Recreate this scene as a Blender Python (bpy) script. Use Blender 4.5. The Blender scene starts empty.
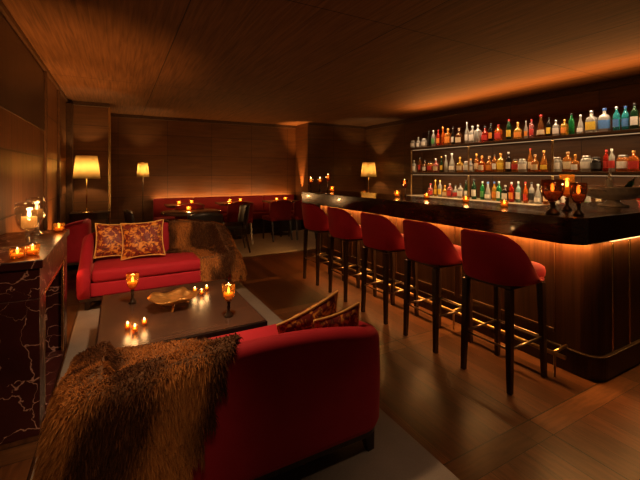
import bpy, bmesh, math, random
import numpy as np
from mathutils import Vector, Matrix, noise
R = random.Random(7)
SC = bpy.context.scene
COL = SC.collection
PI = math.pi
CAMH = 1.38
TH = math.atan(202 / 370.0)
CS, SN = math.cos(TH), math.sin(TH)


def ratio(u):
    """X / Y of the vertical plane through the camera that shows at column u"""
    a = (u - 320) / 370.0
    return (a * CS + SN) / (CS - a * SN)


# ------------------------------------------------------------------ materials
MATS = {}


def new_mat(name):
    m = bpy.data.materials.new(name)
    m.use_nodes = True
    nt = m.node_tree
    for n in list(nt.nodes):
        if n.type != 'OUTPUT_MATERIAL':
            nt.nodes.remove(n)
    out = [n for n in nt.nodes if n.type == 'OUTPUT_MATERIAL'][0]
    return m, nt, out


def prin(nt, out, col=(.5, .5, .5), rough=.5, metal=0, spec=.5, trans=0, emis=None, es=0, sheen=0, coat=0, ior=1.45):
    p = nt.nodes.new('ShaderNodeBsdfPrincipled')
    p.inputs['Base Color'].default_value = (*col, 1)
    p.inputs['Roughness'].default_value = rough
    p.inputs['Metallic'].default_value = metal
    p.inputs['Specular IOR Level'].default_value = spec
    p.inputs['Transmission Weight'].default_value = trans
    p.inputs['IOR'].default_value = ior
    p.inputs['Sheen Weight'].default_value = sheen
    p.inputs['Coat Weight'].default_value = coat
    if emis:
        p.inputs['Emission Color'].default_value = (*emis, 1)
        p.inputs['Emission Strength'].default_value = es
    nt.links.new(p.outputs[0], out.inputs['Surface'])
    return p


def simple(name, col, rough=.5, noise_amt=0.15, nscale=30, **k):
    if name in MATS:
        return MATS[name]
    m, nt, out = new_mat(name)
    p = prin(nt, out, col, rough, **k)
    if noise_amt:
        tc = nt.nodes.new('ShaderNodeTexCoord')
        n = nt.nodes.new('ShaderNodeTexNoise')
        n.inputs['Scale'].default_value = nscale
        n.inputs['Detail'].default_value = 3
        nt.links.new(tc.outputs['Object'], n.inputs['Vector'])
        r = nt.nodes.new('ShaderNodeValToRGB')
        lo = [c * (1 - noise_amt) for c in col]
        hi = [min(1, c * (1 + noise_amt)) for c in col]
        r.color_ramp.elements[0].position = .3
        r.color_ramp.elements[1].position = .7
        r.color_ramp.elements[0].color = (*lo, 1)
        r.color_ramp.elements[1].color = (*hi, 1)
        nt.links.new(n.outputs['Fac'], r.inputs['Fac'])
        nt.links.new(r.outputs[0], p.inputs['Base Color'])
    MATS[name] = m
    return m


def mth(nt, op, a, b=None, c=None):
    n = nt.nodes.new('ShaderNodeMath')
    n.operation = op
    for i, x in enumerate((a, b, c)):
        if x is None:
            continue
        if isinstance(x, (int, float)):
            n.inputs[i].default_value = x
        else:
            nt.links.new(x, n.inputs[i])
    return n.outputs[0]


def mixc(nt, fac, a, b, blend='MIX'):
    n = nt.nodes.new('ShaderNodeMix')
    n.data_type = 'RGBA'
    n.blend_type = blend
    for i, x in ((0, fac), (6, a), (7, b)):
        if isinstance(x, (int, float)):
            n.inputs[i].default_value = x
        elif isinstance(x, tuple):
            n.inputs[i].default_value = (*x, 1)
        else:
            nt.links.new(x, n.inputs[i])
    return n.outputs[2]


def grain(nt, vec, stretch, c1, c2, scale=6):
    """wood grain streaked along the axis whose stretch is smallest"""
    mp = nt.nodes.new('ShaderNodeMapping')
    mp.inputs['Scale'].default_value = stretch
    nt.links.new(vec, mp.inputs['Vector'])
    n = nt.nodes.new('ShaderNodeTexNoise')
    n.inputs['Scale'].default_value = scale
    n.inputs['Detail'].default_value = 6
    n.inputs['Distortion'].default_value = .6
    nt.links.new(mp.outputs[0], n.inputs['Vector'])
    r = nt.nodes.new('ShaderNodeValToRGB')
    r.color_ramp.elements[0].position = .32
    r.color_ramp.elements[1].position = .68
    r.color_ramp.elements[0].color = (*c1, 1)
    r.color_ramp.elements[1].color = (*c2, 1)
    nt.links.new(n.outputs['Fac'], r.inputs['Fac'])
    return r.outputs[0], n.outputs['Fac']


def wood(name, c1, c2, stretch=(8, 8, .6), rough=.35, scale=6, spec=.5, coat=0):
    if name in MATS:
        return MATS[name]
    m, nt, out = new_mat(name)
    p = prin(nt, out, c1, rough, spec=spec, coat=coat)
    tc = nt.nodes.new('ShaderNodeTexCoord')
    c, f = grain(nt, tc.outputs['Object'], stretch, c1, c2, scale)
    nt.links.new(c, p.inputs['Base Color'])
    MATS[name] = m
    return m


def panel_wood(name, axes, bw, rh, c1, c2, stretch, joint=.006, offset=.0, rough=.38, scale=5, vary=.35, shift=(0, 0), spec=.5):
    """panelled wood: brick texture gives panel to panel variation and dark joints"""
    m, nt, out = new_mat(name)
    p = prin(nt, out, c1, rough, spec=spec)
    tc = nt.nodes.new('ShaderNodeTexCoord')
    sp = nt.nodes.new('ShaderNodeSeparateXYZ')
    nt.links.new(tc.outputs['Object'], sp.inputs[0])
    cb = nt.nodes.new('ShaderNodeCombineXYZ')
    nt.links.new(mth(nt, 'SUBTRACT', sp.outputs[axes[0]], shift[0]), cb.inputs[0])
    nt.links.new(mth(nt, 'SUBTRACT', sp.outputs[axes[1]], shift[1]), cb.inputs[1])
    b = nt.nodes.new('ShaderNodeTexBrick')
    b.offset = offset
    b.inputs['Scale'].default_value = 1
    b.inputs['Brick Width'].default_value = bw
    b.inputs['Row Height'].default_value = rh
    b.inputs['Mortar Size'].default_value = joint
    b.inputs['Mortar Smooth'].default_value = .2
    b.inputs['Color1'].default_value = (1 - vary, 1 - vary, 1 - vary, 1)
    b.inputs['Color2'].default_value = (1, 1, 1, 1)
    b.inputs['Mortar'].default_value = (.12, .12, .12, 1)
    nt.links.new(cb.outputs[0], b.inputs['Vector'])
    c, f = grain(nt, tc.outputs['Object'], stretch, c1, c2, scale)
    cc = mixc(nt, 1.0, c, b.outputs['Color'], 'MULTIPLY')
    nt.links.new(cc, p.inputs['Base Color'])
    bp = nt.nodes.new('ShaderNodeBump')
    bp.inputs['Strength'].default_value = .4
    bp.inputs['Distance'].default_value = .004
    inv = mth(nt, 'SUBTRACT', 1, b.outputs['Fac'])
    nt.links.new(inv, bp.inputs['Height'])
    nt.links.new(bp.outputs[0], p.inputs['Normal'])
    MATS[name] = m
    return m


def floor_mat():
    """framed parquet: square fields of boards between plain border boards"""
    m, nt, out = new_mat('parquet')
    p = prin(nt, out, (.1, .05, .02), .33, spec=.35)
    tc = nt.nodes.new('ShaderNodeTexCoord')
    sp = nt.nodes.new('ShaderNodeSeparateXYZ')
    nt.links.new(tc.outputs['Object'], sp.inputs[0])
    S, B = 1.12, .135
    fx = mth(nt, 'FLOORED_MODULO', mth(nt, 'SUBTRACT', sp.outputs[0], 1.88), S)
    fy = mth(nt, 'FLOORED_MODULO', mth(nt, 'SUBTRACT', sp.outputs[1], 1.12), S)
    bx = mth(nt, 'LESS_THAN', fx, B)
    by = mth(nt, 'LESS_THAN', fy, B)
    band = mth(nt, 'MAXIMUM', bx, by)
    # joints
    def near(v, w=.004):
        return mth(nt, 'LESS_THAN', mth(nt, 'ABSOLUTE', v), w)
    j = mth(nt, 'MAXIMUM', near(mth(nt, 'SUBTRACT', fx, B)), near(mth(nt, 'SUBTRACT', fy, B)))
    j = mth(nt, 'MAXIMUM', j, mth(nt, 'MAXIMUM', near(fx), near(fy)))
    W = .123
    px = mth(nt, 'FLOORED_MODULO', mth(nt, 'SUBTRACT', fx, B), W)
    inner = mth(nt, 'LESS_THAN', px, .003)
    inner = mth(nt, 'MULTIPLY', inner, mth(nt, 'SUBTRACT', 1, band))
    j = mth(nt, 'MAXIMUM', j, inner)
    # board id -> tone
    ix = mth(nt, 'FLOOR', mth(nt, 'DIVIDE', mth(nt, 'SUBTRACT', sp.outputs[0], 1.88 + B), W))
    cx = mth(nt, 'FLOOR', mth(nt, 'DIVIDE', mth(nt, 'SUBTRACT', sp.outputs[0], 1.88), S))
    cy = mth(nt, 'FLOOR', mth(nt, 'DIVIDE', mth(nt, 'SUBTRACT', sp.outputs[1], 1.12), S))
    ch = mth(nt, 'ADD', mth(nt, 'MULTIPLY', bx, 3), mth(nt, 'MULTIPLY', by, 7))
    cb = nt.nodes.new('ShaderNodeCombineXYZ')
    nt.links.new(mth(nt, 'ADD', mth(nt, 'MULTIPLY', ix, mth(nt, 'SUBTRACT', 1, band)), ch), cb.inputs[0])
    nt.links.new(cx, cb.inputs[1])
    nt.links.new(cy, cb.inputs[2])
    wn = nt.nodes.new('ShaderNodeTexWhiteNoise')
    wn.noise_dimensions = '3D'
    nt.links.new(cb.outputs[0], wn.inputs['Vector'])
    c, f = grain(nt, tc.outputs['Object'], (9, 1.2, 1), (.060, .022, .0075), (.118, .045, .016), 5)
    c2, f2 = grain(nt, tc.outputs['Object'], (1.2, 9, 1), (.085, .035, .012), (.145, .060, .021), 5)
    cc = mixc(nt, by, c, c2)
    tone = mth(nt, 'MULTIPLY_ADD', wn.outputs['Value'], .85, .42)
    tcol = nt.nodes.new('ShaderNodeCombineXYZ')
    for i in range(3):
        nt.links.new(tone, tcol.inputs[i])
    cc = mixc(nt, 1.0, cc, tcol.outputs[0], 'MULTIPLY')
    cc = mixc(nt, j, cc, (.012, .006, .003))
    nt.links.new(cc, p.inputs['Base Color'])
    rg = mth(nt, 'MULTIPLY_ADD', f, .22, .24)
    nt.links.new(rg, p.inputs['Roughness'])
    bp = nt.nodes.new('ShaderNodeBump')
    bp.inputs['Strength'].default_value = .3
    bp.inputs['Distance'].default_value = .002
    nt.links.new(mth(nt, 'SUBTRACT', 1, j), bp.inputs['Height'])
    nt.links.new(bp.outputs[0], p.inputs['Normal'])
    return m


def marble_mat():
    m, nt, out = new_mat('red_marble')
    p = prin(nt, out, (.05, .01, .01), .3, spec=.4)
    tc = nt.nodes.new('ShaderNodeTexCoord')
    n0 = nt.nodes.new('ShaderNodeTexNoise')
    n0.inputs['Scale'].default_value = 3.5
    n0.inputs['Detail'].default_value = 5
    nt.links.new(tc.outputs['Object'], n0.inputs['Vector'])
    mx = nt.nodes.new('ShaderNodeVectorMath')
    mx.operation = 'MULTIPLY_ADD'
    nt.links.new(n0.outputs['Color'], mx.inputs[0])
    mx.inputs[1].default_value = (.55, .55, .55)
    nt.links.new(tc.outputs['Object'], mx.inputs[2])
    v = nt.nodes.new('ShaderNodeTexVoronoi')
    v.feature = 'DISTANCE_TO_EDGE'
    v.inputs['Scale'].default_value = 5.2
    nt.links.new(mx.outputs[0], v.inputs['Vector'])
    n1 = nt.nodes.new('ShaderNodeTexNoise')
    n1.inputs['Scale'].default_value = 6
    n1.inputs['Detail'].default_value = 2
    nt.links.new(tc.outputs['Object'], n1.inputs['Vector'])
    w = mth(nt, 'MULTIPLY_ADD', n1.outputs['Fac'], .13, -.04)
    vein = nt.nodes.new('ShaderNodeMapRange')
    vein.inputs['From Min'].default_value = 0
    nt.links.new(v.outputs['Distance'], vein.inputs['Value'])
    nt.links.new(mth(nt, 'MAXIMUM', w, .001), vein.inputs['From Max'])
    vein.inputs['To Min'].default_value = 1
    vein.inputs['To Max'].default_value = 0
    base = mixc(nt, n0.outputs['Fac'], (.012, .003, .003), (.085, .02, .018))
    cc = mixc(nt, vein.outputs[0], base, (.62, .36, .30))
    nt.links.new(cc, p.inputs['Base Color'])
    return m


def velvet(name, col):
    m, nt, out = new_mat(name)
    p = prin(nt, out, col, .75, spec=.25, sheen=.22)
    p.inputs['Sheen Tint'].default_value = (1, .25, .2, 1)
    p.inputs['Sheen Roughness'].default_value = .4
    tc = nt.nodes.new('ShaderNodeTexCoord')
    n = nt.nodes.new('ShaderNodeTexNoise')
    n.inputs['Scale'].default_value = 9
    n.inputs['Detail'].default_value = 6
    nt.links.new(tc.outputs['Object'], n.inputs['Vector'])
    c = mixc(nt, n.outputs['Fac'], tuple(x * .8 for x in col), tuple(x * 1.15 for x in col))
    nt.links.new(c, p.inputs['Base Color'])
    return m


def damask(name, red, gold):
    m, nt, out = new_mat(name)
    p = prin(nt, out, red, .55, sheen=.1)
    tc = nt.nodes.new('ShaderNodeTexCoord')
    n = nt.nodes.new('ShaderNodeTexNoise')
    n.inputs['Scale'].default_value = 21
    n.inputs['Detail'].default_value = 2
    n.inputs['Distortion'].default_value = 1.6
    nt.links.new(tc.outputs['Object'], n.inputs['Vector'])
    v = nt.nodes.new('ShaderNodeTexVoronoi')
    v.inputs['Scale'].default_value = 15
    nt.links.new(tc.outputs['Object'], v.inputs['Vector'])
    s = mth(nt, 'ADD', n.outputs['Fac'], mth(nt, 'MULTIPLY', v.outputs['Distance'], .35))
    mr = nt.nodes.new('ShaderNodeMapRange')
    mr.inputs['From Min'].default_value = .66
    mr.inputs['From Max'].default_value = .78
    nt.links.new(s, mr.inputs['Value'])
    c = mixc(nt, mr.outputs[0], red, gold)
    n2 = nt.nodes.new('ShaderNodeTexNoise')
    n2.inputs['Scale'].default_value = 30
    nt.links.new(tc.outputs['Object'], n2.inputs['Vector'])
    mr2 = nt.nodes.new('ShaderNodeMapRange')
    mr2.inputs['From Min'].default_value = .56
    mr2.inputs['From Max'].default_value = .62
    nt.links.new(n2.outputs['Fac'], mr2.inputs['Value'])
    c = mixc(nt, mth(nt, 'MULTIPLY', mr2.outputs[0], .6), c, (.02, .004, .004))
    nt.links.new(c, p.inputs['Base Color'])
    return m


def thin_glass(name, tint, gloss=.12, body=0.0):
    """thin glass: tinted see-through sheet with a clear-coat reflection and a little milky body"""
    m, nt, out = new_mat(name)
    t = nt.nodes.new('ShaderNodeBsdfTransparent')
    t.inputs[0].default_value = (*tint, 1)
    g = nt.nodes.new('ShaderNodeBsdfGlossy')
    g.inputs['Color'].default_value = (1, 1, 1, 1)
    g.inputs['Roughness'].default_value = .06
    lw = nt.nodes.new('ShaderNodeLayerWeight')
    lw.inputs['Blend'].default_value = .25
    s = nt.nodes.new('ShaderNodeMixShader')
    nt.links.new(mth(nt, 'MULTIPLY_ADD', lw.outputs['Facing'], .35, gloss * .4), s.inputs[0])
    nt.links.new(t.outputs[0], s.inputs[1])
    nt.links.new(g.outputs[0], s.inputs[2])
    last = s
    if body:
        d = nt.nodes.new('ShaderNodeBsdfTranslucent')
        d.inputs[0].default_value = (*tint, 1)
        s2 = nt.nodes.new('ShaderNodeMixShader')
        s2.inputs[0].default_value = body
        nt.links.new(s.outputs[0], s2.inputs[1])
        nt.links.new(d.outputs[0], s2.inputs[2])
        last = s2
    nt.links.new(last.outputs[0], out.inputs['Surface'])
    return m


def bottle_glass(name, col):
    m, nt, out = new_mat(name)
    prin(nt, out, col, .04, trans=.68, spec=.7, ior=1.42)
    return m


def emit(name, col, s):
    m, nt, out = new_mat(name)
    e = nt.nodes.new('ShaderNodeEmission')
    e.inputs[0].default_value = (*col, 1)
    e.inputs[1].default_value = s
    nt.links.new(e.outputs[0], out.inputs['Surface'])
    return m


def shade_mat():
    m, nt, out = new_mat('linen_shade')
    d = nt.nodes.new('ShaderNodeBsdfTranslucent')
    d.inputs[0].default_value = (.56, .44, .24, 1)
    f = nt.nodes.new('ShaderNodeBsdfDiffuse')
    f.inputs[0].default_value = (.50, .40, .22, 1)
    s = nt.nodes.new('ShaderNodeMixShader')
    s.inputs[0].default_value = .4
    nt.links.new(d.outputs[0], s.inputs[1])
    nt.links.new(f.outputs[0], s.inputs[2])
    nt.links.new(s.outputs[0], out.inputs['Surface'])
    return m


def fur_mat():
    m, nt, out = new_mat('fox_fur')
    p = prin(nt, out, (.3, .15, .06), .7, spec=.12)
    a = nt.nodes.new('ShaderNodeVertexColor')
    a.layer_name = 'fur_colour'
    nt.links.new(a.outputs[0], p.inputs['Base Color'])
    return m


def rug_mat(name, c1, c2):
    m, nt, out = new_mat(name)
    p = prin(nt, out, c1, .95, spec=.1)
    tc = nt.nodes.new('ShaderNodeTexCoord')
    n = nt.nodes.new('ShaderNodeTexNoise')
    n.inputs['Scale'].default_value = 5
    n.inputs['Detail'].default_value = 8
    nt.links.new(tc.outputs['Object'], n.inputs['Vector'])
    w = nt.nodes.new('ShaderNodeTexNoise')
    w.inputs['Scale'].default_value = 160
    nt.links.new(tc.outputs['Object'], w.inputs['Vector'])
    f = mth(nt, 'MULTIPLY_ADD', w.outputs['Fac'], .5, mth(nt, 'MULTIPLY', n.outputs['Fac'], .6))
    c = mixc(nt, f, c1, c2)
    nt.links.new(c, p.inputs['Base Color'])
    bp = nt.nodes.new('ShaderNodeBump')
    bp.inputs['Strength'].default_value = .5
    bp.inputs['Distance'].default_value = .004
    nt.links.new(w.outputs['Fac'], bp.inputs['Height'])
    nt.links.new(bp.outputs[0], p.inputs['Normal'])
    return m


WALNUT1, WALNUT2 = (.085, .031, .009), (.20, .080, .025)
M_CEIL = panel_wood('ceiling_veneer', (1, 0), 3.2, 1.6, (.075, .031, .010), (.150, .063, .021), (9, .35, 1), .005, .0, .8, 5, .15, (2.4, .45), .2)
M_WL = panel_wood('wall_boards_veneer', (1, 2), .42, .52, WALNUT1, WALNUT2, (1, 8, .6), .007, .0, .35, 5, .55)
M_WF = panel_wood('far_wall_veneer', (0, 2), .95, .44, (.092, .035, .011), (.140, .055, .018), (.6, 1, 7), .004, .0, .4, 3, .3)
M_WR = panel_wood('bar_wall_veneer', (1, 2), 1.3, .52, (.080, .034, .012), (.15, .066, .024), (1, .6, 7), .004, .0, .4, 3, .3)
M_WB = panel_wood('shelf_back_veneer', (1, 2), 1.335, .52, (.040, .016, .006), (.075, .031, .011), (1, .6, 7), .004, .0, .4, 3, .2, (0, 0), .15)
M_FLOOR = floor_mat()
M_MARBLE = marble_mat()
M_RED = velvet('red_velvet', (.36, .014, .035))
M_SOFA = velvet('sofa_velvet', (.32, .011, .026))
M_CUSH = damask('damask', (.15, .008, .006), (.62, .24, .03))
M_PIPE = simple('gold_piping', (.62, .36, .10), .5)
M_DARK = wood('dark_wood', (.012, .006, .004), (.035, .017, .010), rough=.3)
M_TABLE = wood('table_wood', (.062, .032, .021), (.085, .045, .029), (1, 7, 7), rough=.27, scale=4)
M_TABLEEDGE = wood('table_edge_wood', (.010, .006, .005), (.022, .012, .009), rough=.35)
M_COUNTER = wood('counter_wood', (.020, .009, .006), (.042, .019, .012), (6, .8, 6), rough=.17, coat=.25)
M_BARFRONT = wood('bar_front_wood', (.026, .010, .003), (.062, .025, .008), (10, 10, .35), rough=.36, scale=4)
M_BRASS = simple('brass', (.72, .50, .22), .25, .1, 40, metal=1)
M_OLDBRASS = simple('old_brass', (.42, .28, .12), .3, .15, 40, metal=1)
M_GOLD = simple('gold_leaf', (.80, .42, .12), .36, .25, 18, metal=.75)
M_BRONZE = simple('dark_bronze', (.06, .04, .025), .35, .2, 40, metal=.7)
M_SILVER = simple('pewter', (.72, .69, .66), .34, .15, 25, metal=.55)
M_STEEL = simple('stool_steel', (.30, .24, .18), .3, .1, 30, metal=1)
M_STONE = simple('pale_stone', (.58, .48, .33), .2, .15, 8)
M_BRICK = None
M_WAX = simple('candle_wax', (.50, .30, .10), .5, .05, 20, emis=(1, .36, .06), es=.28)  # glow of the flame is put into the wax as faint emission
M_FLAME = emit('flame', (1, .68, .28), 14)
M_AMBER = thin_glass('amber_glass', (.97, .62, .24), .12, .035)
M_DKAMBER = thin_glass('smoked_amber_glass', (.50, .23, .08), .22, .01)
M_CLEAR = thin_glass('clear_glass', (.95, .93, .90), .3)
M_SHADE = shade_mat()
M_FUR = fur_mat()
M_RUG = rug_mat('lounge_rug', (.16, .135, .115), (.31, .27, .23))
M_RUG2 = rug_mat('dining_rug', (.32, .27, .19), (.52, .45, .34))
M_LED = emit('led', (1, .55, .2), 3)
M_LEDDIM = emit('led_dim', (1, .62, .3), .5)
M_BULB = emit('bulb', (1, .7, .36), 6)
M_CHROME = simple('bottle_cap_silver', (.6, .6, .6), .3, .05, 30, metal=1)


def firebrick():
    m, nt, out = new_mat('firebrick')
    p = prin(nt, out, (.3, .16, .08), .9)
    tc = nt.nodes.new('ShaderNodeTexCoord')
    mp = nt.nodes.new('ShaderNodeMapping')
    mp.inputs['Rotation'].default_value = (PI / 2, 0, PI / 2)
    nt.links.new(tc.outputs['Object'], mp.inputs['Vector'])
    b = nt.nodes.new('ShaderNodeTexBrick')
    b.inputs['Scale'].default_value = 1
    b.inputs['Brick Width'].default_value = .2
    b.inputs['Row Height'].default_value = .07
    b.inputs['Mortar Size'].default_value = .006
    b.inputs['Color1'].default_value = (.30, .15, .07, 1)
    b.inputs['Color2'].default_value = (.20, .10, .05, 1)
    b.inputs['Mortar'].default_value = (.10, .07, .05, 1)
    nt.links.new(mp.outputs[0], b.inputs['Vector'])
    nt.links.new(b.outputs['Color'], p.inputs['Base Color'])
    return m


M_BRICK = firebrick()


# ------------------------------------------------------------------ mesh helpers
class MB:
    def __init__(s):
        s.v, s.f, s.sm = [], [], []

    def add(s, vs, fs, smooth=False):
        o = len(s.v)
        s.v += [tuple(x) for x in vs]
        s.f += [tuple(o + i for i in f) for f in fs]
        s.sm += [smooth] * len(fs)
        return s

    def box(s, lo, hi, bev=.0, seg=2, rz=0, mat=None):
        bm = bmesh.new()
        bmesh.ops.create_cube(bm, size=1)
        c = [(a + b) / 2 for a, b in zip(lo, hi)]
        d = [abs(b - a) for a, b in zip(lo, hi)]
        for v in bm.verts:
            v.co = Vector((v.co.x * d[0], v.co.y * d[1], v.co.z * d[2]))
        if bev:
            bmesh.ops.bevel(bm, geom=list(bm.edges), offset=min(bev, min(d) * .49), segments=seg, profile=.5, affect='EDGES')
        mt = Matrix.Translation(c) @ Matrix.Rotation(rz, 4, 'Z')
        if mat is not None:
            mt = mat @ mt
        bm.verts.index_update()
        s.add([mt @ v.co for v in bm.verts], [[v.index for v in f.verts] for f in bm.faces], bev > .012)
        bm.free()
        return s

    def lathe(s, prof, c=(0, 0, 0), seg=20, squash=(1, 1), mat=None):
        vs, fs = [], []
        n = len(prof)
        for r, z in prof:
            for k in range(seg):
                a = 2 * PI * k / seg
                p = Vector((c[0] + max(r, 1e-5) * math.cos(a) * squash[0], c[1] + max(r, 1e-5) * math.sin(a) * squash[1], c[2] + z))
                vs.append(mat @ p if mat is not None else p)
        for i in range(n - 1):
            for k in range(seg):
                k2 = (k + 1) % seg
                fs.append((i * seg + k, i * seg + k2, (i + 1) * seg + k2, (i + 1) * seg + k))
        fs.append(tuple(reversed(range(seg))))
        fs.append(tuple((n - 1) * seg + k for k in range(seg)))
        return s.add(vs, fs, True)

    def ring(s, prof, c=(0, 0, 0), seg=20):
        """open lathe without end caps (shades, cups)"""
        vs, fs = [], []
        n = len(prof)
        for r, z in prof:
            for k in range(seg):
                a = 2 * PI * k / seg
                vs.append((c[0] + r * math.cos(a), c[1] + r * math.sin(a), c[2] + z))
        for i in range(n - 1):
            for k in range(seg):
                k2 = (k + 1) % seg
                fs.append((i * seg + k, i * seg + k2, (i + 1) * seg + k2, (i + 1) * seg + k))
        return s.add(vs, fs, True)

    def tube(s, pts, r, seg=10, closed=False, r2=None):
        pts = [Vector(p) for p in pts]
        n = len(pts)
        vs, fs = [], []
        up = Vector((0, 0, 1))
        for i, p in enumerate(pts):
            if closed:
                t = pts[(i + 1) % n] - pts[i - 1]
            else:
                t = pts[min(i + 1, n - 1)] - pts[max(i - 1, 0)]
            t.normalize()
            a = t.cross(up)
            if a.length < 1e-3:
                a = t.cross(Vector((0, 1, 0)))
            a.normalize()
            b = t.cross(a)
            rr = r if r2 is None else r + (r2 - r) * i / (n - 1)
            for k in range(seg):
                q = 2 * PI * k / seg
                vs.append(p + (a * math.cos(q) + b * math.sin(q)) * rr)
        m = n if closed else n - 1
        for i in range(m):
            j = (i + 1) % n
            for k in range(seg):
                k2 = (k + 1) % seg
                fs.append((i * seg + k, j * seg + k, j * seg + k2, i * seg + k2))
        if not closed:
            fs.append(tuple(range(seg)))
            fs.append(tuple(reversed([(n - 1) * seg + k for k in range(seg)])))
        return s.add(vs, fs, True)

    def bar(s, p, q, w0, w1=None):
        """tapered square bar from p (width w0) to q (width w1)"""
        w1 = w0 if w1 is None else w1
        p, q = Vector(p), Vector(q)
        t = (q - p).normalized()
        a = t.cross(Vector((0, 1, 0)) if abs(t.z) > .5 else Vector((0, 0, 1))).normalized()
        b = t.cross(a)
        vs = []
        for c, w in ((p, w0), (q, w1)):
            for i, j in ((-1, -1), (1, -1), (1, 1), (-1, 1)):
                vs.append(c + a * i * w / 2 + b * j * w / 2)
        return s.add(vs, [(0, 3, 2, 1), (4, 5, 6, 7), (0, 1, 5, 4), (1, 2, 6, 5), (2, 3, 7, 6), (3, 0, 4, 7)])

    def prism(s, poly, z0, z1, bev=0, smooth=False):
        bm = bmesh.new()
        vs = [bm.verts.new((x, y, z0)) for x, y in poly]
        f = bm.faces.new(vs)
        r = bmesh.ops.extrude_face_region(bm, geom=[f])
        for e in r['geom']:
            if isinstance(e, bmesh.types.BMVert):
                e.co.z = z1
        bmesh.ops.recalc_face_normals(bm, faces=list(bm.faces))
        if bev:
            ed = [e for e in bm.edges if abs(e.verts[0].co.z - e.verts[1].co.z) < 1e-6]
            bmesh.ops.bevel(bm, geom=ed, offset=bev, segments=2, profile=.5, affect='EDGES')
        bm.verts.index_update()
        s.add([v.co.copy() for v in bm.verts], [[v.index for v in f.verts] for f in bm.faces], smooth)
        bm.free()
        return s

    def build(s, name, mat, parent=None, loc=(0, 0, 0)):
        me = bpy.data.meshes.new(name)
        me.from_pydata(s.v, [], s.f)
        bm = bmesh.new()
        bm.from_mesh(me)
        bmesh.ops.recalc_face_normals(bm, faces=list(bm.faces))
        bm.to_mesh(me)
        bm.free()
        for p, k in zip(me.polygons, s.sm):
            p.use_smooth = k
        me.update()
        if mat:
            me.materials.append(mat)
        o = bpy.data.objects.new(name, me)
        o.location = loc
        COL.objects.link(o)
        if parent:
            o.parent = parent
        return o


def tag(o, label, cat, group=None, kind=None):
    o['label'] = label
    o['category'] = cat
    if group:
        o['group'] = group
    if kind:
        o['kind'] = kind
    return o


def thing(name, label, cat, loc=(0, 0, 0), rz=0, group=None):
    o = bpy.data.objects.new(name, None)
    o.empty_display_size = .1
    o.location = loc
    o.rotation_euler = (0, 0, rz)
    COL.objects.link(o)
    return tag(o, label, cat, group)


def copy_tree(o, parent=None):
    c = o.copy()
    COL.objects.link(c)
    if parent:
        c.parent = parent
    for ch in list(o.children):
        copy_tree(ch, c)
    return c


def structure(mb, name, mat):
    o = mb.build(name, mat)
    o['kind'] = 'structure'
    return o


def light_point(loc, e, col=(1, .52, .18), r=.02, parent=None):
    l = bpy.data.lights.new('glow', 'POINT')
    l.energy = e
    l.color = col
    l.shadow_soft_size = r
    o = bpy.data.objects.new('glow', l)
    o.location = loc
    COL.objects.link(o)
    if parent:
        o.parent = parent
    return o


def light_area(loc, rot, sx, sy, e, col=(1, .55, .22), spread=PI):
    l = bpy.data.lights.new('strip_glow', 'AREA')
    l.shape = 'RECTANGLE'
    l.size, l.size_y = sx, sy
    l.energy = e
    l.color = col
    l.spread = spread
    o = bpy.data.objects.new('strip_glow', l)
    o.location = loc
    o.rotation_euler = rot
    COL.objects.link(o)
    return o


def strip_y(loc, d, w_, ln, e, col, spread=PI):
    """light strip lying along the y axis and shining in direction d"""
    o = light_area(loc, (0, 0, 0), w_, ln, e, col, spread)
    z = -Vector(d).normalized()
    y = Vector((0, 1, 0))
    x = y.cross(z)
    o.rotation_euler = Matrix((x, y, z)).transposed().to_euler()
    return o


def light_spot(loc, target, e, ang, blend=.6, col=(1, .62, .32), r=.05):
    l = bpy.data.lights.new('spot_glow', 'SPOT')
    l.energy = e
    l.color = col
    l.spot_size = math.radians(ang)
    l.spot_blend = blend
    l.shadow_soft_size = r
    o = bpy.data.objects.new('spot_glow', l)
    o.location = loc
    d = Vector(target) - Vector(loc)
    o.rotation_euler = d.to_track_quat('-Z', 'Y').to_euler()
    COL.objects.link(o)
    return o


# ------------------------------------------------------------------ room shell
H = 2.60
XL, XR = -.75, 5.75
YN, YF = -1.6, 8.7
structure(MB().box((XL - .1, YN, -.1), (XR + .1, YF + .1, 0)), 'floor', M_FLOOR)
structure(MB().box((XL - .1, YN, H), (XR + .1, YF + .1, H + .1)), 'ceiling', M_CEIL)
structure(MB().box((XL - .1, YN, 0), (XL, YF, H)), 'wall_left', M_WL)
structure(MB().box((XR, YN, 0), (XR + .1, YF, H)), 'wall_right', M_WR)
structure(MB().box((XL - .1, YF, 0), (XR + .1, YF + .1, H)), 'wall_far', M_WF)
structure(MB().box((XL, 7.5, 0), (-.13, YF, H)), 'wall_pier', M_WF)
structure(MB().box((4.03, 8.0, 0), (XR, YF, H)), 'wall_corner', M_WF)
M_TRIM = wood('trim_wood', (.035, .016, .008), (.075, .036, .016), (6, 6, 6))
structure(MB().box((XR - .03, YN, H - .09), (XR, 8.0, H), .004), 'trim_1', M_TRIM)
structure(MB().box((XL, YN, H - .05), (XL + .03, 7.5, H), .004), 'trim_2', M_TRIM)
structure(MB().box((-.13, YF - .03, H - .07), (4.03, YF, H), .004), 'trim_3', M_TRIM)
structure(MB().box((XL, 7.47, H - .07), (-.13, 7.5, H), .004), 'trim_4', M_TRIM)
structure(MB().box((4.03, 7.97, H - .06), (XR - .03, 8.0, H), .004), 'trim_5', M_TRIM)
structure(MB().box((XL, 7.3, 0), (XL + .09, 7.47, H - .07), .006), 'trim_6', M_TRIM)
structure(MB().box((-.15, 7.485, 0), (-.115, 7.52, H - .07), .003), 'trim_7', M_BRASS)
structure(MB().box((XL, 3.75, 0), (XL + .02, 7.3, .12), .004), 'baseboard_left', M_TRIM)
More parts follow.
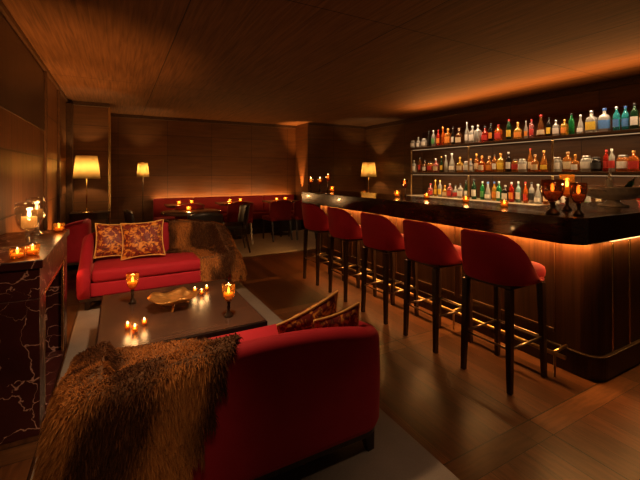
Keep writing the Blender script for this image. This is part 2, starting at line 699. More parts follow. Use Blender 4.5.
structure(MB().box((-.1, YF - .02, 0), (4.03, YF, .12), .004), 'baseboard_far', M_TRIM)
structure(MB().box((4.05, 7.98, 0), (XR, 8.0, .12), .004), 'baseboard_corner', M_TRIM)
# framed header panel high on the chimney wall, lower edge at about 1.85 m
pn = MB().box((XL, .6, 1.86), (XL + .010, 5.25, H - .08), .002)
structure(pn, 'wall_panel', wood('header_wood', (.020, .010, .006), (.045, .022, .011), (1, 8, .7), rough=.35))
for k, y in enumerate((5.25, 6.35)):
    structure(MB().box((XL, y, .12), (XL + .03, y + .06, H - .05), .004), 'trim_%d' % (8 + k), M_TRIM)

# ------------------------------------------------------------------ rugs
r = MB().box((-.345, -.4, 0), (1.34, 4.58, .012), .004).build('area_rug', M_RUG)
tag(r, 'plain taupe lounge rug under the two red sofas and the coffee table', 'rug')
r = MB().box((.7, 5.94, 0), (3.95, 8.02, .010), .004).build('area_rug', M_RUG2)
tag(r, 'pale beige rug under the far dining tables and chairs', 'rug')

# ------------------------------------------------------------------ fireplace
FX, FY0, FY1, FZ = -.362, 2.42, 3.61, .925
fp = thing('fireplace', 'dark red veined marble fireplace with a mantel shelf on the panelled wall', 'fireplace', (XL, (FY0 + FY1) / 2, 0))
def floc(x, y, z): return (x - XL, y - (FY0 + FY1) / 2, z)
def fbox(name, lo, hi, mat, bev=.004):
    return MB().box(floc(*lo), floc(*hi), bev).build(name, mat, fp)
fbox('mantel_shelf', (XL + .001, FY0 - .015, FZ - .045), (FX + .015, FY1 + .015, FZ), M_MARBLE, .005)
fbox('lintel', (XL + .001, FY0, .72), (FX, FY1, FZ - .045), M_MARBLE)
fbox('jamb', (XL + .001, FY0, 0), (FX, FY0 + .16, .72), M_MARBLE)
fbox('jamb', (XL + .001, FY1 - .16, 0), (FX, FY1, .72), M_MARBLE)
fbox('firebox_back', (XL + .001, FY0 + .16, 0), (XL + .03, FY1 - .16, .72), M_BRICK, 0)
fbox('hearth', (XL + .03, FY0 + .16, 0), (FX, FY1 - .16, .02), M_MARBLE, 0)
fr = MB()
y0, y1 = FY0 + .162, FY1 - .162
for y in (y0, y1 - .03):
    fr.box(floc(FX - .02, y, .02), floc(FX - .002, y + .03, .718), .003)
fr.box(floc(FX - .02, y0 + .03, .69), floc(FX - .002, y1 - .03, .718), .003)
fr.build('brass_frame', M_BRASS, fp)

# ------------------------------------------------------------------ candles
def flame(parent, z, s=1.0):
    f = MB()
    f.lathe([(0.001, 0), (.0055 * s, .006 * s), (.0075 * s, .014 * s), (.0055 * s, .024 * s), (.0025 * s, .034 * s), (.0005, .042 * s)], (0, 0, z), 10)
    return f.build('flame', M_FLAME, parent)


def votive(label, group, loc, e, h=.062, r=.034, glass=None, cat='candle'):
    t = thing('votive_candle', label, cat, loc, 0, group)
    g = MB()
    g.lathe([(r * .8, 0), (r * .86, .003), (r, h * .45), (r * 1.02, h), (r * .94, h), (r * .9, h * .45), (r * .74, .008), (0, .008)], seg=16)
    g.build('glass_cup', glass or M_AMBER, t)
    MB().lathe([(r * .66, .010), (r * .72, .012), (r * .72, h * .48), (r * .3, h * .46), (0, h * .46)], seg=14).build('wax', M_WAX, t)
    flame(t, h * .47, .8)
    light_point((0, 0, h * .47 + .05), e, r=.02, parent=t)
    return t


def goblet(label, group, loc, e, h=.235, r=.062, glass=None, foot=None, low=.42, fs=1.0, cat='candle holder', pillar=0):
    """footed candle glass: foot and stem, cup, wax, flame"""
    t = thing('candle_goblet', label, cat, loc, 0, group)
    zb = h * low
    MB().lathe([(r * .62, 0), (r * .64, .006), (r * .52, .016), (r * .26, .034), (r * .20, zb * .5), (r * .32, zb * .62), (r * .20, zb * .75), (r * .32, zb * .97), (0, zb)], seg=20).build('foot', foot or M_BRONZE, t)
    c = h - zb
    g = MB()
    out = [(r * .2, 0), (r * .55, c * .08), (r * .85, c * .3), (r, c * .6), (r * .98, c)]
    inn = [(r * .93, c), (r * .95, c * .6), (r * .80, c * .32), (r * .48, c * .12), (0, c * .08)]
    g.lathe(out + inn, (0, 0, zb), 22)
    g.build('cup', glass or M_AMBER, t)
    w = MB()
    if pillar:
        w.lathe([(r * .52, c * .17), (r * .56, c * .2), (r * .56, c * pillar), (r * .45, c * pillar + .003), (0, c * pillar - .004)], (0, 0, zb), 20)
    else:
        w.lathe([(r * .45, c * .14), (r * .70, c * .30), (r * .74, c * .46), (r * .3, c * .44), (0, c * .44)], (0, 0, zb), 16)
    w.build('wax', M_WAX, t)
    zf = c * (pillar if pillar else .45)
    flame(t, zb + zf, fs)
    light_point((0, 0, max(h + .012, zb + zf + .06)), e, r=.022, parent=t)
    return t


CE = 1.1
# mantel
goblet('large clear footed candle glass on the mantel, near its front edge behind two tealights', 'clear candle glasses on the mantel', (-.47, 2.80, FZ + .001), CE * 2.2, .275, .07, M_CLEAR, M_CLEAR, .34, 1.3, pillar=.52)
goblet('clear footed candle glass at the far end of the marble mantel', 'clear candle glasses on the mantel', (-.52, 3.36, FZ + .001), CE * 2.2, .275, .064, M_CLEAR, M_CLEAR, .36, 1.2, pillar=.5)
votive('small round amber votive at the front corner of the mantel', 'mantel votives', (-.47, 2.50, FZ + .001), CE * .6, .055, .036)
votive('amber votive beside the stem of the large clear mantel glass', 'mantel votives', (-.415, 2.56, FZ + .001), CE * .6, .06, .034)
votive('amber votive by itself near the far end of the marble mantel', 'mantel votives', (-.40, 3.47, FZ + .001), CE * .6, .07, .036)


# ------------------------------------------------------------------ sofas
def hfun(x, y, w, d, hm, hc, ha):
    s = min(1, max(0, (y / d - .12) / .88))
    s = s * s * (3 - 2 * s)
    return hc + (hm - hc) * max(0, 1 - (2 * x / w) ** 2) - (hc - ha) * s


def sofa(name, label, cat, loc, rz, w, d, hm=.76, hc=.65, ha=.46, seat=.42, t=.10, rad=.16, group=None, cushions=1, mat=None):
    mat = mat or M_SOFA
    S = thing(name, label, cat, loc, rz, group)
    zb = .135
    path = []
    hw = w / 2
    for k in range(9):
        path.append((-hw, d - (d - rad) * k / 9.0, -1, 0))
    for k in range(8):
        a = PI + PI / 2 * k / 8.0
        path.append((-hw + rad + rad * math.cos(a), rad + rad * math.sin(a), math.cos(a), math.sin(a)))
    for k in range(15):
        path.append((-hw + rad + (w - 2 * rad) * k / 14.0, 0, 0, -1))
    for k in range(1, 9):
        a = -PI / 2 + PI / 2 * k / 8.0
        path.append((hw - rad + rad * math.cos(a), rad + rad * math.sin(a), math.cos(a), math.sin(a)))
    for k in range(1, 10):
        path.append((hw, rad + (d - rad) * k / 9.0, 1, 0))
    vs, fs = [], []
    for (x, y, nx, ny) in path:
        h = hfun(x, y, w, d, hm, hc, ha)
        cs = [(-.012, zb), (0, zb + .03), (.004, (zb + h) / 2), (0, h - t * .5)]
        for k in range(1, 7):
            a = PI * k / 7
            cs.append((-t * .5 + t * .5 * math.cos(a), h - t * .5 + t * .5 * math.sin(a)))
        cs += [(-t, h - t * .5), (-t, (zb + h) / 2), (-t, zb)]
        for o, z in cs:
            vs.append((x + nx * o, y + ny * o, z))
    n = len(cs)
    for i in range(len(path) - 1):
        for k in range(n):
            k2 = (k + 1) % n
            fs.append((i * n + k, i * n + k2, (i + 1) * n + k2, (i + 1) * n + k))
    fs.append(tuple(range(n)))
    fs.append(tuple(reversed(range((len(path) - 1) * n, len(path) * n))))
    MB().add(vs, fs, True).build('backrest', mat, S)
    # front apron and seat deck
    MB().box((-hw + t, t, zb), (hw - t, d - .03, seat - .13), .015, 3).build('seat_base', mat, S)
    wi = (w - 2 * t - .004) / cushions
    for k in range(cushions):
        x0 = -hw + t + .002 + wi * k
        MB().box((x0, t + .002, seat - .129), (x0 + wi - .003, d - .012, seat), .045, 4).build('seat_cushion', mat, S)
    rl = MB()
    po = [(x - nx * .02, y - ny * .02) for x, y, nx, ny in path]
    rl.prism(po, zb - .030, zb - .001)
    rl.build('base_rail', M_DARK, S)
    for sx in (-1, 1):
        for y in (rad * .55, d - .10):
            MB().bar((sx * (hw - .09), y, zb - .031), (sx * (hw - .075), y, .0), .055, .036).build('leg', M_DARK, S)
    return S


RUGZ = .0145
NS = dict(w=1.32, d=.84)
sofa('loveseat', 'red velvet loveseat seen from behind, brown fur throw over its back', 'sofa', (.51, 1.42, RUGZ), 0, NS['w'], NS['d'], .678, .590, .43, .40, .10, .14)
FS = dict(w=1.58, d=.86)
FSX, FSY = .44, 5.12
sofa('loveseat', 'red velvet loveseat facing the coffee table with two gold patterned cushions', 'sofa', (FSX, FSY, RUGZ), PI, FS['w'], FS['d'], .74, .66, .43, .40, .11, .18)
sofa('armchair', 'dark red armchair behind the far loveseat near the fireplace end', 'armchair', (-.36, 6.45, 0), PI * .5, .66, .66, .70, .66, .52, .42, .09, .14)


# ------------------------------------------------------------------ cushions
def pillow_mesh(W, Hh, T, n=18):
    top, bot, fs = [], [], []
    for sgn in (1, -1):
        for i in range(n + 1):
            for j in range(n + 1):
                x, y = -1 + 2 * i / n, -1 + 2 * j / n
                px = W / 2 * x * (1 - .10 * (1 - y * y) * abs(x))
                py = Hh / 2 * y * (1 - .10 * (1 - x * x) * abs(y))
                z = sgn * T / 2 * ((1 - x ** 2) * (1 - y ** 2)) ** .45
                z += .006 * math.sin(7 * x + 3 * y) * (1 - x * x) * (1 - y * y)
                (top if sgn > 0 else bot).append((px, py, z))
    N = n + 1
    o = N * N
    for i in range(n):
        for j in range(n):
            a = i * N + j
            fs.append((a, a + N, a + N + 1, a + 1))
            fs.append((o + a, o + a + 1, o + a + N + 1, o + a + N))
    edge = [top[i * N] for i in range(N)] + [top[n * N + j] for j in range(1, N)] + [top[i * N + n] for i in range(n - 1, -1, -1)] + [top[j] for j in range(n - 1, 0, -1)]
    return top + bot, fs, edge


def cushion(label, loc, rot, W=.43, Hh=.43, T=.15, group=None):
    c = thing('cushion', label, 'cushion', loc, 0, group)
    c.rotation_euler = rot
    vs, fs, ed = pillow_mesh(W, Hh, T)
    MB().add(vs, fs, True).build('cover', M_CUSH, c)
    MB().tube(ed, .007, 6, True).build('piping', M_PIPE, c)
    return c


rad = math.radians
cushion('red and gold damask cushion on the far sofa, at the end by the fireplace', (-.03, 4.785, .622), (rad(68), rad(4), rad(6)), .40, .39, .14, 'damask cushions on the far sofa')
cushion('red and gold damask cushion on the far sofa, overlapping front one of the pair', (.25, 4.675, .626), (rad(66), rad(-3), rad(-6)), .45, .42, .15, 'damask cushions on the far sofa')
cushion('damask cushion tipped up on one corner behind the near sofa back', (.850, 1.660, .578), (rad(-72), rad(-15), rad(6)), .36, .32, .12, 'damask cushions on the near sofa')
cushion('damask cushion peeking over the near sofa back beside its rounded arm end', (.970, 1.585, .560), (rad(-80), rad(-9), rad(0)), .26, .28, .09, 'damask cushions on the near sofa')


# ------------------------------------------------------------------ fur throws
def sdf_plan(x, y, w, d, r_):
    """distance to the sofa outline (rounded at the back, straight at the sides)"""
    hw = w / 2
    cy, hy = d * 1.5, d * 1.5
    qx, qy = abs(x) - (hw - r_), abs(y - cy) - (hy - r_)
    return math.hypot(max(qx, 0), max(qy, 0)) + min(max(qx, qy), 0) - r_


def envelope(x, y, P):
    s = sdf_plan(x, y, P['w'], P['d'], P['rad'])
    h = hfun(max(-P['w'] / 2, min(P['w'] / 2, x)), max(0, min(P['d'], y)), P['w'], P['d'], P['hm'], P['hc'], P['ha'])
    over = y - P['d']
    if s > 0 or over > 0:
        e = max(s, over, 0)
        base = h if s > -P['t'] else P['seat']
        return base - e * P['fall']
    if s > -P['t']:
        return h
    # seat side of the back: slopes down onto the seat
    return max(P['seat'], h - (-s - P['t']) * 5.0)


def fur_throw(label, loc, rz, P, x0, x1, y0, y1, keep, step, nstrand, length, width, zmin, seed, comb=(0, 0, -1)):
    rnd = np.random.RandomState(seed)
    nx, ny = int((x1 - x0) / step) + 1, int((y1 - y0) / step) + 1
    xs, ys = np.linspace(x0, x1, nx), np.linspace(y0, y1, ny)
    Z = np.array([[envelope(x, y, P) for y in ys] for x in xs])
    E = Z.copy()
    for _ in range(3):
        B = np.pad(Z, 1, mode='edge')
        B = (B[:-2, 1:-1] + B[2:, 1:-1] + B[1:-1, :-2] + B[1:-1, 2:] + B[1:-1, 1:-1]) / 5
        Z = np.maximum(E, B)
    Z = np.maximum(Z, zmin)
    G = np.zeros((nx, ny, 3))
    for i, x in enumerate(xs):
        for j, y in enumerate(ys):
            f = noise.noise(Vector((x * 7, y * 7, seed)))
            G[i, j] = (x, y, Z[i, j] + .018 + .010 * f)
    # ripple the hanging parts outwards in soft folds
    gx, gy = np.gradient(Z, xs, ys)
    sl = np.sqrt(gx ** 2 + gy ** 2) + 1e-6
    steep = np.clip((sl - 1.5) / 4, 0, 1)
    ph = np.array([[math.sin(x * P['fold'] + 2 * noise.noise(Vector((x * 3, y * 3, 1)))) + .6 * math.sin(y * P['fold'] * 1.2 + 1.3) for y in ys] for x in xs])
    amt = steep * (.022 + .014 * ph) * 1.0
    G[:, :, 0] -= gx / sl * amt
    G[:, :, 1] -= gy / sl * amt
    K = np.array([[keep(x, y, Z[i, j]) for j, y in enumerate(ys)] for i, x in enumerate(xs)])
    K &= Z > zmin + 1e-4
    vs = G.reshape(-1, 3)
    fs, cells = [], []
    for i in range(nx - 1):
        for j in range(ny - 1):
            if K[i, j] and K[i + 1, j] and K[i, j + 1] and K[i + 1, j + 1]:
                a = i * ny + j
                fs.append((a, a + ny, a + ny + 1, a + 1))
                cells.append((i, j))
    used = sorted({k for f in fs for k in f})
    idx = {k: q for q, k in enumerate(used)}
    T = MB().add([tuple(vs[k]) for k in used], [tuple(idx[k] for k in f) for f in fs], True).build('fur_throw', simple('throw_backing', (.10, .045, .018), .9), None, loc)
    T.rotation_euler = (0, 0, rz)
    md = T.modifiers.new('thickness', 'SOLIDIFY')
    md.thickness = .008
    md.offset = 0
    tag(T, label, 'throw')
    # strands
    cells = np.array(cells)
    A, B_, C, D = (G[cells[:, 0], cells[:, 1]], G[cells[:, 0] + 1, cells[:, 1]], G[cells[:, 0] + 1, cells[:, 1] + 1], G[cells[:, 0], cells[:, 1] + 1])
    nrm = np.cross(C - A, D - B_)
    area = np.linalg.norm(nrm, axis=1)
    nrm = nrm / (area[:, None] + 1e-12)
    nrm[nrm[:, 2] < 0] *= -1
    pick = rnd.choice(len(cells), nstrand, p=area / area.sum())
    a, b = rnd.rand(nstrand, 1), rnd.rand(nstrand, 1)
    root = A[pick] * (1 - a) * (1 - b) + B_[pick] * a * (1 - b) + C[pick] * a * b + D[pick] * (1 - a) * b
    n = nrm[pick]
    g0 = np.array([comb])
    cl = np.array([[noise.noise(Vector((p[0] * 10, p[1] * 10, p[2] * 10 + k * 7))) for k in range(3)] for p in root])
    dirv = n * .7 + cl * .38 + g0 * .6 + rnd.randn(nstrand, 3) * .34
    dirv /= np.linalg.norm(dirv, axis=1)[:, None]
    L = length * (.65 + .7 * rnd.rand(nstrand, 1))
    g = np.array([comb])
    mid = root + dirv * L * .5 + g * L * .10
    tip = root + dirv * L * .85 + g * L * .55
    side = np.cross(dirv, rnd.randn(nstrand, 3))
    side /= np.linalg.norm(side, axis=1)[:, None]
    wv = side * width / 2
    V = np.empty((nstrand, 5, 3))
    V[:, 0], V[:, 1], V[:, 2], V[:, 3], V[:, 4] = root - wv, root + wv, mid - wv * .8, mid + wv * .8, tip
    # colour of the pelts: dark bands and tawny fields, pale tips
    def band(p):
        s = p[0] * 9 + 1.6 * noise.noise(Vector((p[0] * 2.5, p[1] * 2.5, p[2] * 2.5)))
        return .5 + .5 * math.sin(s * P.get('band', 1.6)) + .55 * noise.noise(Vector((p[0] * 11, p[1] * 11, p[2] * 4)))
    q = np.clip(np.array([(band(p) - .5) * 1.9 + .48 for p in root]), 0, 1)[:, None]
    q = np.clip(q + rnd.randn(nstrand, 1) * .12, 0, 1)
    dark, tawny, pale = np.array([[.05, .016, .005]]), np.array([[.34, .12, .028]]), np.array([[.66, .33, .10]])
    rootc = dark * .8 + q * (tawny * .5 - dark * .5)
    midc = dark + q * (tawny - dark)
    tipc = midc * .6 + q * pale * .62 + .01
    Cc = np.ones((nstrand, 5, 4))
    Cc[:, 0, :3] = Cc[:, 1, :3] = rootc
    Cc[:, 2, :3] = Cc[:, 3, :3] = midc
    Cc[:, 4, :3] = tipc
    base = (np.arange(nstrand) * 5)[:, None]
    me = bpy.data.meshes.new('fur')
    quad = base + np.array([[0, 1, 3, 2]])
    tri = base + np.array([[2, 3, 4]])
    me.vertices.add(nstrand * 5)
    me.vertices.foreach_set('co', V.reshape(-1).astype(np.float32))
    loops = np.concatenate([quad, tri], axis=1).reshape(-1)
    me.loops.add(len(loops))
    me.loops.foreach_set('vertex_index', loops.astype(np.int32))
    me.polygons.add(nstrand * 2)
    st = np.stack([np.arange(nstrand) * 7, np.arange(nstrand) * 7 + 4], axis=1).reshape(-1)
    me.polygons.foreach_set('loop_start', st.astype(np.int32))
    me.update(calc_edges=True)
    ca = me.color_attributes.new('fur_colour', 'FLOAT_COLOR', 'POINT')
    ca.data.foreach_set('color', Cc.reshape(-1).astype(np.float32))
    me.materials.append(M_FUR)
    o = bpy.data.objects.new('fur', me)
    COL.objects.link(o)
    o.parent = T
    o['kind'] = 'stuff'
    return T


PN = dict(w=1.32, d=.84, rad=.14, t=.10, hm=.678, hc=.590, ha=.43, seat=.40, fall=7.0, fold=26, band=1.7)


def keep_near(x, y, z):
    X = x + .51
    if y < .05:
        return X < .455 - .42 * (.78 - z)
    return X < .44 + .05 * y and y < .86 - .25 * max(0, X)


fur_throw('brown fox fur throw draped over the back of the near sofa', (.51, 1.42, RUGZ), 0, PN, -.86, -.02, -.13, .90, keep_near, .014, 120000, .036, .0034, .06, 3)
PF = dict(w=1.58, d=.86, rad=.18, t=.11, hm=.74, hc=.66, ha=.43, seat=.40, fall=4.2, fold=22, band=1.5)


def keep_far(x, y, z):
    X = FSX - x
    Y = FSY - y
    if y < 0:
        return X > .52 and z > .45
    if X < .80:
        return X > .50 + .06 * math.sin(9 * y) and y < .36 + .3 * (X - .5)
    return True


fur_throw('brown fox fur throw spilling over the arm of the far sofa', (FSX, FSY, RUGZ), PI, PF, -.93, .02, -.10, .98, keep_far, .016, 45000, .042, .0048, .12, 9)

# ------------------------------------------------------------------ coffee table
TZ = .36
ct = thing('coffee_table', 'large low dark wooden coffee table with candles between the two red sofas', 'coffee table', (.395, 3.0, RUGZ))
MB().box((-.505, -.565, TZ - .006 - RUGZ), (.505, .565, TZ - RUGZ), .002).build('table_top', M_TABLE, ct)
a = MB()
a.box((-.515, -.575, TZ - .065 - RUGZ), (.515, .575, TZ - .0062 - RUGZ), .004)
a.build('apron', M_TABLEEDGE, ct)
for sx in (-1, 1):
    for sy in (-1, 1):
        MB().bar((sx * .455, sy * .515, TZ - .066 - RUGZ), (sx * .455, sy * .515, 0), .09, .08).build('leg', M_TABLEEDGE, ct)
TT = TZ + .001
GT = 'amber candle goblets on the coffee table'
goblet('amber goblet candle on the coffee table, on the side by the far red sofa', GT, (.10, 3.25, TT), CE, .235, .046, M_AMBER, M_DARK, .46, 1.1)
goblet('amber goblet candle on the coffee table corner facing the bar', GT, (.69, 2.62, TT), CE, .235, .046, M_AMBER, M_DARK, .46, 1.1)
for k, (x, y, l) in enumerate(((.575, 3.28, 'tiny amber tealight behind the gold bowl, first of the far three'), (.615, 3.20, 'tiny amber tealight behind the gold bowl, front one of the far three'), (.675, 3.29, 'tiny amber tealight behind the gold bowl, last of the far three on the bar side'))):
    votive(l, 'tealights on the coffee table', (x, y, TT), CE * .25, .042, .019)
for k, (x, y, l) in enumerate(((.055, 2.72, 'tiny amber tealight by the fireplace side of the table, outermost of three'), (.095, 2.655, 'tiny amber tealight by the fireplace side of the table, front one of three'), (.155, 2.74, 'tiny amber tealight by the fireplace side of the table, innermost of three'))):
    votive(l, 'tealights on the coffee table', (x, y, TT), CE * .25, .042, .019)
# gold leaf-shaped bowl
gb = thing('decorative_bowl', 'shallow gold bowl shaped like curling leaves at the middle of coffee table', 'bowl', (.375, 3.0, TT))
vs, fs = [], []
NA, NR = 56, 9
for sgn in (0, 1):
    for i in range(NR):
        t = i / (NR - 1)
        for k in range(NA):
            an = 2 * PI * k / NA
            lob = 1 + .09 * math.cos(5 * an) * t + .05 * math.cos(11 * an) * t
            rr = (.012 + .155 * t) * lob
            z = .03 + .012 * t + .048 * t ** 2.0 * (1 + .25 * math.cos(5 * an + .6)) - (.004 if sgn else 0)
            vs.append((rr * math.cos(an) * 1.1, rr * math.sin(an) * .85, z))
o = NA * NR
for i in range(NR - 1):
    for k in range(NA):
        k2 = (k + 1) % NA
        fs.append((i * NA + k, i * NA + k2, (i + 1) * NA + k2, (i + 1) * NA + k))
        fs.append((o + i * NA + k, o + (i + 1) * NA + k, o + (i + 1) * NA + k2, o + i * NA + k2))
for k in range(NA):
    k2 = (k + 1) % NA
    fs.append(((NR - 1) * NA + k, (NR - 1) * NA + k2, o + (NR - 1) * NA + k2, o + (NR - 1) * NA + k))
fs.append(tuple(range(NA)))
fs.append(tuple(reversed(range(o, o + NA))))
MB().add(vs, fs, True).build('bowl', M_GOLD, gb)
for k in range(3):
    an = 2 * PI * k / 3 + .3
    MB().tube([(.04 * math.cos(an), .04 * math.sin(an), .03), (.085 * math.cos(an), .085 * math.sin(an), .022), (.115 * math.cos(an), .115 * math.sin(an), .006)], .008, 8).build('foot', M_GOLD, gb)

# ------------------------------------------------------------------ bar
def rpoly(pts, rads, n=8):
    """polygon with rounded corners"""
    out = []
    N = len(pts)
    for i, (p, r_) in enumerate(zip(pts, rads)):
        p = Vector(p)
        if r_ <= 0:
            out.append(tuple(p))
            continue
        a = (Vector(pts[i - 1]) - p).normalized()
        b = (Vector(pts[(i + 1) % N]) - p).normalized()
        c = p + (a + b) * r_
        p0, p1 = p + a * r_, p + b * r_
        for k in range(n + 1):
            t = k / n
            v = (p0 - c) * math.cos(t * PI / 2) + (p1 - c) * math.sin(t * PI / 2)
            out.append(tuple(c + v))
    return out


CX, CY, CB = 2.47, 1.22, 5.10
BZ = 1.10
bar = thing('bar_counter', 'long dark wooden bar counter with glowing underside and brass foot rail', 'bar counter', (CX, CY, 0))
def L(pts): return [(x - CX, y - CY) for x, y in pts]
top = rpoly(L([(CX, CB), (CX, CY), (4.55, CY), (4.55, CY + .68), (3.15, CY + .68), (3.15, CB)]), [0, .13, 0, 0, .05, 0])
MB().prism(top, BZ - .17, BZ, .006).build('countertop', M_COUNTER, bar)
BX, BY = 2.765, 1.262
body = rpoly(L([(BX, CB - .05), (BX, BY), (4.5, BY), (4.5, BY + .55), (3.10, BY + .55), (3.10, CB - .05)]), [0, .10, 0, 0, 0, 0])
MB().prism(body, .16, BZ - .171).build('bar_body', M_BARFRONT, bar)
pl = rpoly(L([(BX - .022, CB - .04), (BX - .022, BY - .022), (4.51, BY - .022), (4.51, BY + .56), (3.11, BY + .56), (3.11, CB - .04)]), [0, .115, 0, 0, 0, 0])
MB().prism(pl, 0, .15, .004).build('plinth', M_DARK, bar)
pt = rpoly(L([(BX - .026, CB - .04), (BX - .026, BY - .026), (4.515, BY - .026), (4.515, BY + .56), (3.11, BY + .56), (3.11, CB - .04)]), [0, .118, 0, 0, 0, 0])
MB().prism(pt, .150, .160, .002).build('brass_trim', M_BRONZE, bar)
# raised frame mouldings on the front: panels of 0.9 m
ys = [1.50, 2.40, 3.30, 4.20, 5.0]
for i in range(4):
    m = MB()
    y0, y1 = ys[i] + .03 - CY, ys[i + 1] - .03 - CY
    x = BX - CX
    for lo, hi in (((x - .012, y0, .235), (x + .001, y1, .262)), ((x - .008, y0, .2621), (x + .001, y0 + .018, BZ - .172)), ((x - .008, y1 - .018, .2621), (x + .001, y1, BZ - .172))):
        m.box(lo, hi, .003)
    m.build('panel_moulding', M_BARFRONT, bar)
for X in (2.955, 3.20, 3.72, 4.2):
    MB().box((X - CX, BY - CY - .006, .162), (X - CX + .016, BY - CY + .001, BZ - .172), .002).build('brass_strip', M_BRASS, bar)
# LED channel under the overhang
ld = MB()
ld.box((2.735 - CX, 1.40 - CY, BZ - .180), (2.755 - CX, CB - .1 - CY, BZ - .1705))
ld.build('led_strip', M_LED, bar)
MB().box((2.90 - CX, 1.236 - CY, BZ - .180), (4.45 - CX, 1.252 - CY, BZ - .1705)).build('led_strip', M_LED, bar)
# foot rail
fr = MB()
RX, RZ = 2.58, .165
fr.tube([(RX - CX, 1.36 - CY, RZ), (RX - CX, CB - .15 - CY, RZ)], .014, 12)
rail = fr.build('foot_rail', M_OLDBRASS, bar)
for y in (1.44, 2.30, 3.16, 4.02, 4.85):
    b = MB()
    b.tube([(RX - CX, y - CY, RZ), (BX - .02 - CX, y - CY, RZ + .012)], .011, 8)
    b.tube([(RX - CX + .02, y - CY, RZ), (RX - CX + .02, y - CY, 0)], .008, 8)
    b.build('bracket', M_OLDBRASS, rail)

# ------------------------------------------------------------------ bar stools
def make_stool():
    S = thing('bar_stool', '', 'bar stool', (0, 0, 0), 0, 'red bar stools along the bar')
    N = 48
    z0 = .665
    vs, fs = [], []
    def plan(a, grow=0.0, nf=2.6):
        # back towards -x; slightly squared
        c, s = math.cos(a), math.sin(a)
        n = nf if c > 0 else 2.6
        k = (abs(c) ** n + abs(s) ** n) ** (-1 / n)
        return (.225 + grow) * k * c, (.235 + grow) * k * s
    def ht(a):
        q = (1 - math.cos(a)) / 2            # 0 at the front, 1 at the back
        q = max(0, min(1, (q - .30) / .66))
        q = q * q * (3 - 2 * q)
        return .695 + .305 * q ** .95
    cs_n = None
    for i in range(N):
        a = 2 * PI * i / N
        h = ht(a)
        lean = 0
        cs = []
        for o, z in ((-.045, z0), (-.012, z0 + .004), (0, z0 + .03), (.004, (z0 + h) / 2)):
            cs.append((o, z, .0))
        t = .042
        for k in range(0, 6):
            an = PI * k / 5
            cs.append((-t / 2 + t / 2 * math.cos(an), h - t / 2 + t / 2 * math.sin(an), 1))
        cs.append((-t, (z0 + h) / 2, .5))
        cs.append((-t, z0 + .02, 0))
        for o, z, w in cs:
            x, y = plan(a, o)
            q = max(0, (z - .70)) * .16 * max(0, -math.cos(a))
            vs.append((x - q, y, z))
        cs_n = len(cs)
    for i in range(N):
        j = (i + 1) % N
        for k in range(cs_n):
            k2 = (k + 1) % cs_n
            fs.append((i * cs_n + k, i * cs_n + k2, j * cs_n + k2, j * cs_n + k))
    MB().add(vs, fs, True).build('backrest', M_RED, S)
    # seat cushion: domed pad filling the shell, nosing over the front
    vs, fs = [], []
    rings = [(.90, .666), (.97, .690), (.985, .715), (.96, .742), (.88, .760), (.70, .770), (.35, .775), (0.01, .776)]
    for g_, z in rings:
        for i in range(N):
            a = 2 * PI * i / N
            x, y = plan(a, -.030, 5.5)
            f = max(0, math.cos(a)) ** .6
            vs.append((x * g_ + .060 * f * min(1, g_ * 1.02), y * g_, z))
    for i in range(len(rings) - 1):
        for k in range(N):
            k2 = (k + 1) % N
            fs.append((i * N + k, i * N + k2, (i + 1) * N + k2, (i + 1) * N + k))
    fs.append(tuple(reversed(range(N))))
    fs.append(tuple((len(rings) - 1) * N + k for k in range(N)))
    MB().add(vs, fs, True).build('seat', M_RED, S)
    MB().box((-.17, -.175, .640), (.21, .175, .6655), .008).build('seat_frame', M_DARK, S)
    pos = [(-.165, .16), (-.165, -.16), (.19, .16), (.19, -.16)]
    for x, y in pos:
        MB().bar((x, y, .642), (x * 1.08, y * 1.08, 0), .042, .028).build('leg', M_DARK, S)
    st = MB()
    z = .27
    P = [(.19 * 1.045, .16 * 1.045), (.19 * 1.045, -.16 * 1.045), (-.165 * 1.045, -.16 * 1.045), (-.165 * 1.045, .16 * 1.045)]
    for k in range(4):
        p, q = P[k], P[(k + 1) % 4]
        st.tube([(p[0], p[1], z), (q[0], q[1], z)], .008, 8)
    st.build('footrest', M_STEEL, S)
    return S


st0 = make_stool()
ords = ['first red velvet bar stool, the one at the bar corner by the amber candle goblets', 'second red velvet bar stool from the rounded bar corner', 'middle one of the five red velvet bar stools',
        'fourth red velvet bar stool from the rounded bar corner', 'last red velvet bar stool, at the dining end of the bar']
for k, (y, rz) in enumerate(((1.64, .03), (2.24, -.02), (2.86, .02), (3.52, -.03), (4.18, .02))):
    s = st0 if k == 0 else copy_tree(st0)
    s.location = (2.325, y, 0)
    s.rotation_euler = (0, 0, rz)
    s['label'] = ords[k]

# ------------------------------------------------------------------ things on the counter
CZ = BZ + .001
GB = 'amber goblets on the bar corner'
goblet('wide dark amber candle goblet on the bar corner, front one of three', GB, (2.60, 1.455, CZ), CE * 1.1, .235, .072, M_DKAMBER, M_BRONZE, .36, 1.5)
goblet('slim amber candle goblet at the very corner of the bar', GB, (2.665, 1.325, CZ), CE * 1.1, .215, .050, M_DKAMBER, M_BRONZE, .36, 1.5)
goblet('tall amber candle goblet standing behind the other two on the bar corner', GB, (2.94, 1.54, CZ), CE * 1.1, .27, .050, M_AMBER, M_BRONZE, .36, 1.5)
GF = 'amber goblets at the dining end of the bar'
goblet('amber candle goblet at the dining end of the bar, outermost of the cluster', GF, (2.565, 4.99, CZ), CE, .20, .042, M_DKAMBER, M_BRONZE, .55, 1.7)
goblet('amber candle goblet at the dining end of the bar, middle of the cluster', GF, (2.70, 4.95, CZ), CE, .20, .042, M_DKAMBER, M_BRONZE, .55, 1.7)
goblet('taller amber candle goblet at the dining end of the bar', GF, (2.815, 4.90, CZ), CE, .255, .045, M_DKAMBER, M_BRONZE, .6, 1.7)
